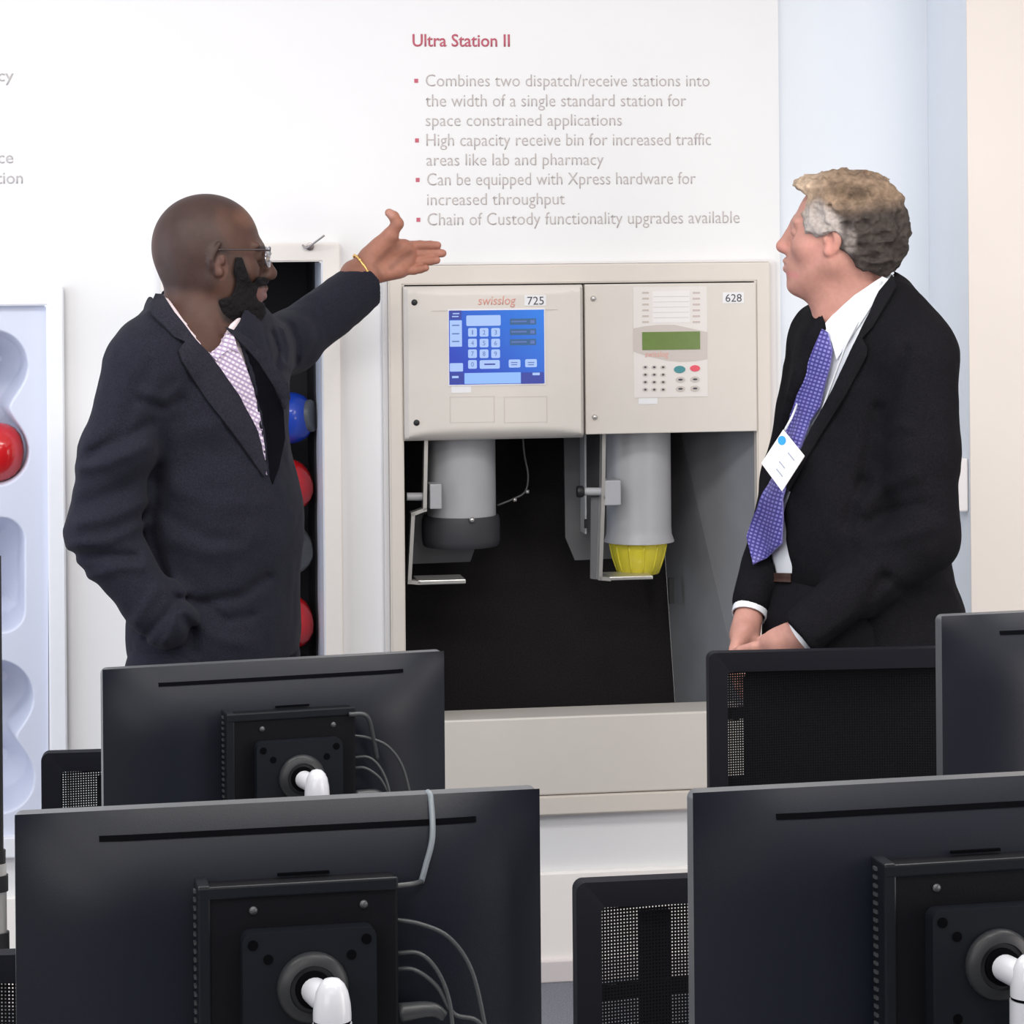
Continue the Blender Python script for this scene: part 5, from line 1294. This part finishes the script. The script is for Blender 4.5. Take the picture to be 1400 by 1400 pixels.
def col2(pos):
    x, y = px_of(pos); n = len(pos); c = np.tile(np.array([.44, .222, .180]), (n, 1))
    nz = vnoise(pos[:, 0], pos[:, 1], pos[:, 2], 50, 4); head = y < 520
    c = mixc(c, (1 - sstep(np.hypot((x - 1112) / 26, (y - 345) / 28), .3, 1.1)) * .35 * head, (.62, .29, .25))
    c = mixc(c, (1 - sstep(np.hypot(x - 1067, y - 340), 4, 14)) * .4 * head, (.60, .24, .21))
    c = mixc(c, (1 - sstep(line_dist(x, y, [(1078, 374), (1090, 377)]), 1.5, 5)) * .6 * head, (.52, .19, .19))
    c = mixc(c, (1 - sstep(line_dist(x, y, [(1076, 297), (1086, 295), (1093, 298)]), 1, 4)) * .4 * head, (.36, .22, .18))
    c = mixc(c, (1 - sstep(np.hypot((x - 1137) / 12, (y - 338) / 20), .5, 1)) * .4 * head, (.66, .27, .22))
    c = mixc(c, sstep(y, 390, 440) * head * .4, (.55, .26, .21))
    hand = y > 780; c = mixc(c, hand * .9, (.48, .25, .205)); c = mixc(c, hand * (1 - sstep(np.hypot(x - 1022, y - 850), 8, 28)) * .3, (.45, .22, .18))
    return c * (1 + .09 * nz)[:, None]
bodyR, bvR = sdf_obj('body', S, xs, ys, zs, M['skin'], p2, 1, .4, col2)
# hair: loose curls over the skull, thin and white at the temple
hp = [(1086, 250), (1089, 236), (1098, 227), (1118, 220), (1145, 221), (1165, 221), (1190, 229), (1213, 243), (1232, 262), (1242, 288), (1244, 315), (1238, 345), (1224, 368), (1203, 376), (1180, 370), (1163, 352), (1153, 338), (1152, 322), (1143, 314), (1134, 320), (1120, 322), (1104, 318), (1099, 304), (1101, 285), (1108, 268), (1098, 262)]
S = SDF(); f, l, u = HB
S.ell(TR(-.020, 0, .036), (.112, .090, .096), HB, .03); S.ell(TR(-.060, 0, -.020), (.070, .078, .072), HB, .04); S.ell(TR(.052, 0, .088), (.046, .055, .024), HB, .02); S.ell(TR(.018, 0, -.005), (.045, .0815, .045), HB, .02)
S.custom('d', lambda X, Y, Z: .0060 * (np.abs(vnoise(X, Y, Z * 1.3, 40, 31)) - .28) * 2 + .0035 * vnoise(X, Y, Z * 1.6, 110, 32))
hk_ = keep_px(hp)
S.custom('x', lambda X, Y, Z: hk_(X, Y, Z) - .002 - .0075 * vnoise(X, Y, Z, 75, 41), .004)
def colh(pos):
    x, y = px_of(pos); n = len(pos); nz = vnoise(pos[:, 0], pos[:, 1], pos[:, 2], 45, 7); n2 = vnoise(pos[:, 0], pos[:, 1], pos[:, 2], 130, 8)
    c = np.tile(np.array([.215, .150, .105]), (n, 1))
    c = mixc(c, sstep(y + .15 * x, 445, 478) * .93, (.034, .029, .029))
    c = mixc(c, (1 - sstep(np.hypot((x - 1160) / 30, (y - 262) / 16), .4, 1.2)) * .7, (.085, .058, .038))
    c = mixc(c, (1 - sstep(x + .5 * (y - 230), 1105, 1150)) * .85, (.40, .305, .225))
    c = mixc(c, (1 - sstep(poly_sdf(x, y, [(1092, 330), (1098, 285), (1118, 272), (1135, 285), (1150, 300), (1152, 325), (1120, 330)]), -8, 7)) * .90, (.40, .355, .335))
    c = mixc(c, (1 - sstep(np.hypot((x - 1163) / 11, (y - 330) / 24), .3, 1.1)) * .7, (.30, .26, .24))
    tm = 1 - .75 * (1 - sstep(poly_sdf(x, y, [(1092, 330), (1098, 285), (1118, 272), (1135, 285), (1150, 300), (1152, 325), (1120, 330)]), -6, 7))
    return np.clip(c * (1 + (.30 * nz + .28 * n2) * tm)[:, None], .01, 1)
sdf_obj('hair', S, axis(Q(1080, 300).x, .0028, Q(1252, 300).x), axis(yy - .115, .0028, yy + .115), axis(Q(1100, 382).z, .0028, Q(1100, 212).z), M['hair'], p2, 1, .3, colh)
# shirt
S = SDF()
S.ell(Q(1187, 562, 0), (.120, .164, .26), (cf, cl, cu), .05); S.ell(Q(1168, 728, -.005), (.162, .158, .24), (cf, cl, cu), .05); S.ell(Q(1190, 870, 0), (.13, .17, .17), (cf, cl, cu), .05)
S.rc(Q(1242, 482, -.12), Q(1138, 460, .12), .056, .056, .04); S.rc(Q(1178, 425, .0), Q(1180, 480, 0), .070, .085, .04); S.rc(Q(1158, 446, -.005), Q(1166, 490, -.01), .056, .07, .03)
S.rc(Q(1206, 420, -.02), Q(1182, 475, -.05), .052, .06, .04); S.rc(HP + HB[0] * -.030 + HB[2] * -.05, Q(1176, 425, .005), .0585, .0615, .006, 's'); S.custom('s', pxcut([(1226, 366), (1210, 378), (1172, 408), (1142, 436), (1131, 448), (1110, 470), (1060, 470), (1060, 330), (1226, 330)], yy + .4), .004); S.plane((0, 0, Q(1100, 786).z), (0, 0, -1))
shR, bvShR = sdf_obj('shirt', S, axis(Q(1010, 400).x, .0045, Q(1340, 400).x), axis(yy - .27, .006, yy + .25), axis(Q(1100, 810).z, .0045, Q(1100, 375).z), M['shirt2'], p2, 1)
# jacket
openR = [(1222, 372), (1209, 402), (1190, 440), (1172, 478), (1148, 535), (1116, 590), (1098, 632), (1083, 664), (1074, 700), (1075, 740), (1081, 775), (1079, 800), (1066, 802), (1060, 785), (1050, 745), (1047, 715), (1051, 690), (1060, 640), (1086, 570), (1106, 505), (1122, 470), (1130, 445), (1120, 425), (1150, 385), (1180, 368)]
S = SDF()
S.ell(Q(1188, 560, 0), (.134, .200, .27), (cf, cl, cu), .05); S.ell(Q(1172, 725, -.005), (.172, .192, .24), (cf, cl, cu), .05); S.ell(Q(1196, 875, 0), (.165, .200, .20), (cf, cl, cu), .05)
S.rc(Q(1256, 482, -.15), Q(1126, 462, .15), R(48), R(46), .05); S.rc(Q(1205, 425, 0), Q(1250, 462, -.11), .054, .05, .05); S.rc(Q(1180, 430, .03), Q(1135, 455, .12), .05, .045, .05)
S.rc(Q(1206, 415, .01), Q(1200, 440, .0), .060, .068, .03)
S.rc(Q(1259, 496, -.165), Q(1263, 620, -.185), R(49), R(47), .03); S.rc(Q(1263, 620, -.185), Q(1262, 735, -.195), R(47), R(45), .02); S.rc(Q(1262, 735, -.195), Q(1102, 864, -.20), R(46), R(34), .025)
S.rc(Q(1122, 475, .17), Q(1083, 660, .16), R(46), R(42), .03); S.rc(Q(1083, 660, .16), Q(1029, 822, -.03), R(41), R(28), .02)
n1 = (Q(1102, 864, -.20) - Q(1262, 735, -.195)).normalized(); c1 = Q(1094, 870, -.20)
S.custom('x', lambda X, Y, Z: np.where((Y < c1.y + .07) & (X < Q(1135, 0).x), (X - c1.x) * n1.x + (Y - c1.y) * n1.y + (Z - c1.z) * n1.z, -1.0), .003, lo=np.array([c1.x - .12, c1.y - .1, c1.z - .12]), hi=np.array([c1.x + .06, c1.y + .07, c1.z + .02]))
n2 = (Q(1029, 822, -.03) - Q(1083, 660, .16)).normalized(); c2 = Q(1026, 838, -.046)
S.custom('x', lambda X, Y, Z: np.where((X < Q(1054, 0).x) & (Z < c2.z + .06) & (Y < c2.y + .09), (X - c2.x) * n2.x + (Y - c2.y) * n2.y + (Z - c2.z) * n2.z, -1.0), .003, lo=np.array([c2.x - .12, c2.y - .12, c2.z - .12]), hi=np.array([c2.x + .05, c2.y + .09, c2.z + .06]))
S.rc(Q(1176, 425, .005), Q(1180, 480, 0), .068, .08, .01, 's'); S.rc(HP + HB[0] * -.030 + HB[2] * -.05, Q(1176, 425, .005), .066, .070, .01, 's')
S.plane((0, 0, Q(1100, 985).z), (0, 0, -1), .006)
S.custom('s', pxcut(openR, yy + .12), .003)
FR = [([(1198, 560), (1190, 610), (1180, 660)], 10, -.011), ([(1180, 660), (1165, 695), (1160, 715)], 10, -.011), ([(1245, 585), (1230, 580), (1215, 590)], 8, .004), ([(1250, 650), (1215, 660), (1180, 690)], 12, .008), ([(1260, 690), (1215, 700), (1185, 715)], 9, -.006), ([(1270, 720), (1225, 735), (1180, 740)], 12, .008), ([(1215, 800), (1170, 840), (1120, 870)], 9, .004),
      ([(1205, 790), (1230, 805), (1290, 815)], 8, -.004), ([(1210, 790), (1170, 850), (1135, 890)], 10, -.011), ([(1238, 480), (1220, 540), (1205, 590)], 8, -.008), ([(1290, 560), (1296, 640), (1290, 720)], 10, .003)]
S.custom('d', folds(FR, yy + .02), lo=np.array([Q(1090, 0).x, yy - .4, Q(300, 920).z]), hi=np.array([Q(1330, 0).x, yy + .02, Q(300, 440).z]))
S.custom('d', ripple(.003, 16, 23)); S.custom('d', ripple(.0013, 45, 24))
jkR, bvJR = sdf_obj('jacket', S, axis(Q(985, 400).x, .0044, Q(1335, 400).x), axis(yy - .33, .0055, yy + .30), axis(Q(1100, 1000).z, .007, Q(1100, 900).z, .0046, Q(1100, 360).z), M['suit2'], p2, 1, .5)
trR, bvTR = trousers(hipR, FB, M['suit2'], p2, Q(1100, 780).z, .080); shoes(hipR, FB, p2)
drape('lapel', [(1221, 378), (1226, 392), (1212, 418), (1194, 449), (1180, 463), (1188, 476), (1187, 486), (1158, 540), (1126, 592), (1098, 640), (1080, 672), (1074, 662), (1089, 629), (1109, 585), (1139, 530), (1165, 476), (1184, 438), (1204, 400)], [bvJR], .002, .005, M['lapel2'], jkR, 5, lift=2)
drape('lapel', [(1124, 432), (1130, 446), (1122, 472), (1106, 507), (1086, 572), (1066, 626), (1064, 604), (1074, 560), (1088, 505), (1106, 458)], [bvJR], .001, .004, M['lapel2'], jkR, 5, lift=2)
drape('collar', [(1131, 443), (1140, 432), (1170, 405), (1205, 380), (1213, 384), (1196, 414), (1176, 446), (1160, 470), (1146, 492), (1140, 470), (1133, 455)], [bvShR, bvJR, bvR], .004, .004, M['shirt2'], shR, 5)
tieo = drape('tie', [(1130, 452), (1137, 456), (1143, 480), (1140, 500), (1134, 524), (1127, 557), (1114, 577), (1097, 626), (1086, 655), (1077, 684), (1076, 742), (1050, 766), (1031, 776), (1026, 738), (1040, 700), (1054, 660), (1077, 586), (1096, 540), (1109, 503), (1120, 474)], [bvShR, bvJR], .013, .004, M['tie'], p2, 5, rot=.30, sink=.0, lift=1)
drape('belt', [(1056, 783), (1084, 783), (1084, 797), (1056, 797)], [bvShR, bvTR], .004, .004, M['belt'], trR, 4)
# cuffs
for nm, a, b, ra, rb in (('cuff', Q(1031, 812, -.019), Q(1024, 842, -.047), R(24.5), R(24)), ('cuff', Q(1104, 863, -.2), Q(1093, 871, -.197), R(23), R(22))):
    bm = B(); d_ = (b - a); L = d_.length; lathe(bm, [(ra * .80, 0), (ra, .0), (rb, L), (rb * .93, L), (rb * .85, L * .5)], a, d_, 28); obj(nm, bm, M['shirt2'], shR, True, auto=50)
# lanyard and badge
def on(bv, px, py, off):
    r = ray(px, py).normalized(); best = None
    for b in bv:
        h = b.ray_cast(EYE, r)
        if h[0] is not None and (best is None or h[3] < best[3]): best = h
    return best[0] - r * off if best else Q(px, py, -.1)
bm = B(); tube(bm, [on([bvShR, bvJR], *q) for q in ((1206, 385, .012), (1164, 457, .012), (1150, 490, .014), (1136, 528, .016), (1118, 577, .014), (1107, 600, .012), (1098, 618, .014))], .0022, 8); lan = obj('lanyard', bm, M['cord'], p2, True)
bm = B(); tube(bm, [on([bvShR], *q) for q in ((1131, 452, .010), (1119, 472, .013), (1107, 504, .013), (1094, 541, .013), (1084, 567, .014), (1073, 588, .016))], .0022, 8); obj('cord', bm, M['cord'], lan, True)
pl = [on([bvShR, bvJR], *q, .022) for q in ((1071, 587), (1100, 623), (1069, 671), (1041, 633))]
ctr = sum(pl, V(0, 0, 0)) / 4; nn = (pl[2] - pl[0]).cross(pl[3] - pl[1]).normalized()
if nn.y > 0: nn = -nn
ctr += nn * .046
def onplane(px, py, off):
    r = ray(px, py); t = ((ctr + nn * off) - EYE).dot(nn) / r.dot(nn); return EYE + r * t
def plate_px(name, pts, off, th, m, par):
    bm = B(); a = [bm.verts.new(onplane(x, y, off)) for x, y in pts]; b = [bm.verts.new(onplane(x, y, off) - nn * th) for x, y in pts]; n = len(pts)
    bm.faces.new(a); bm.faces.new(b[::-1])
    for i in range(n): bm.faces.new((a[i], b[i], b[(i + 1) % n], a[(i + 1) % n]))
    return obj(name, bm, m, par)
bdg = plate_px('name_badge', [(1071, 587), (1100, 623), (1069, 671), (1041, 633)], 0, .002, M['white_label'], p2)
plate_px('dot', [(1069 + 5.5 * math.cos(a), 602 + 6.2 * math.sin(a)) for a in np.linspace(0, 2 * math.pi, 19)[:-1]], .001, .0009, M['badge_blue'], bdg)
for x, y, n_ in ((1078, 618, 14), (1066, 630, 12), (1062, 640, 14)):
    plate_px('printed_line', [(x, y), (x + n_ * .62, y + n_ * .78), (x + n_ * .62 - 1.2, y + n_ * .78 + 1.2), (x - 1.2, y + 1.2)], .0008, .0007, M['badge_ink'], bdg)
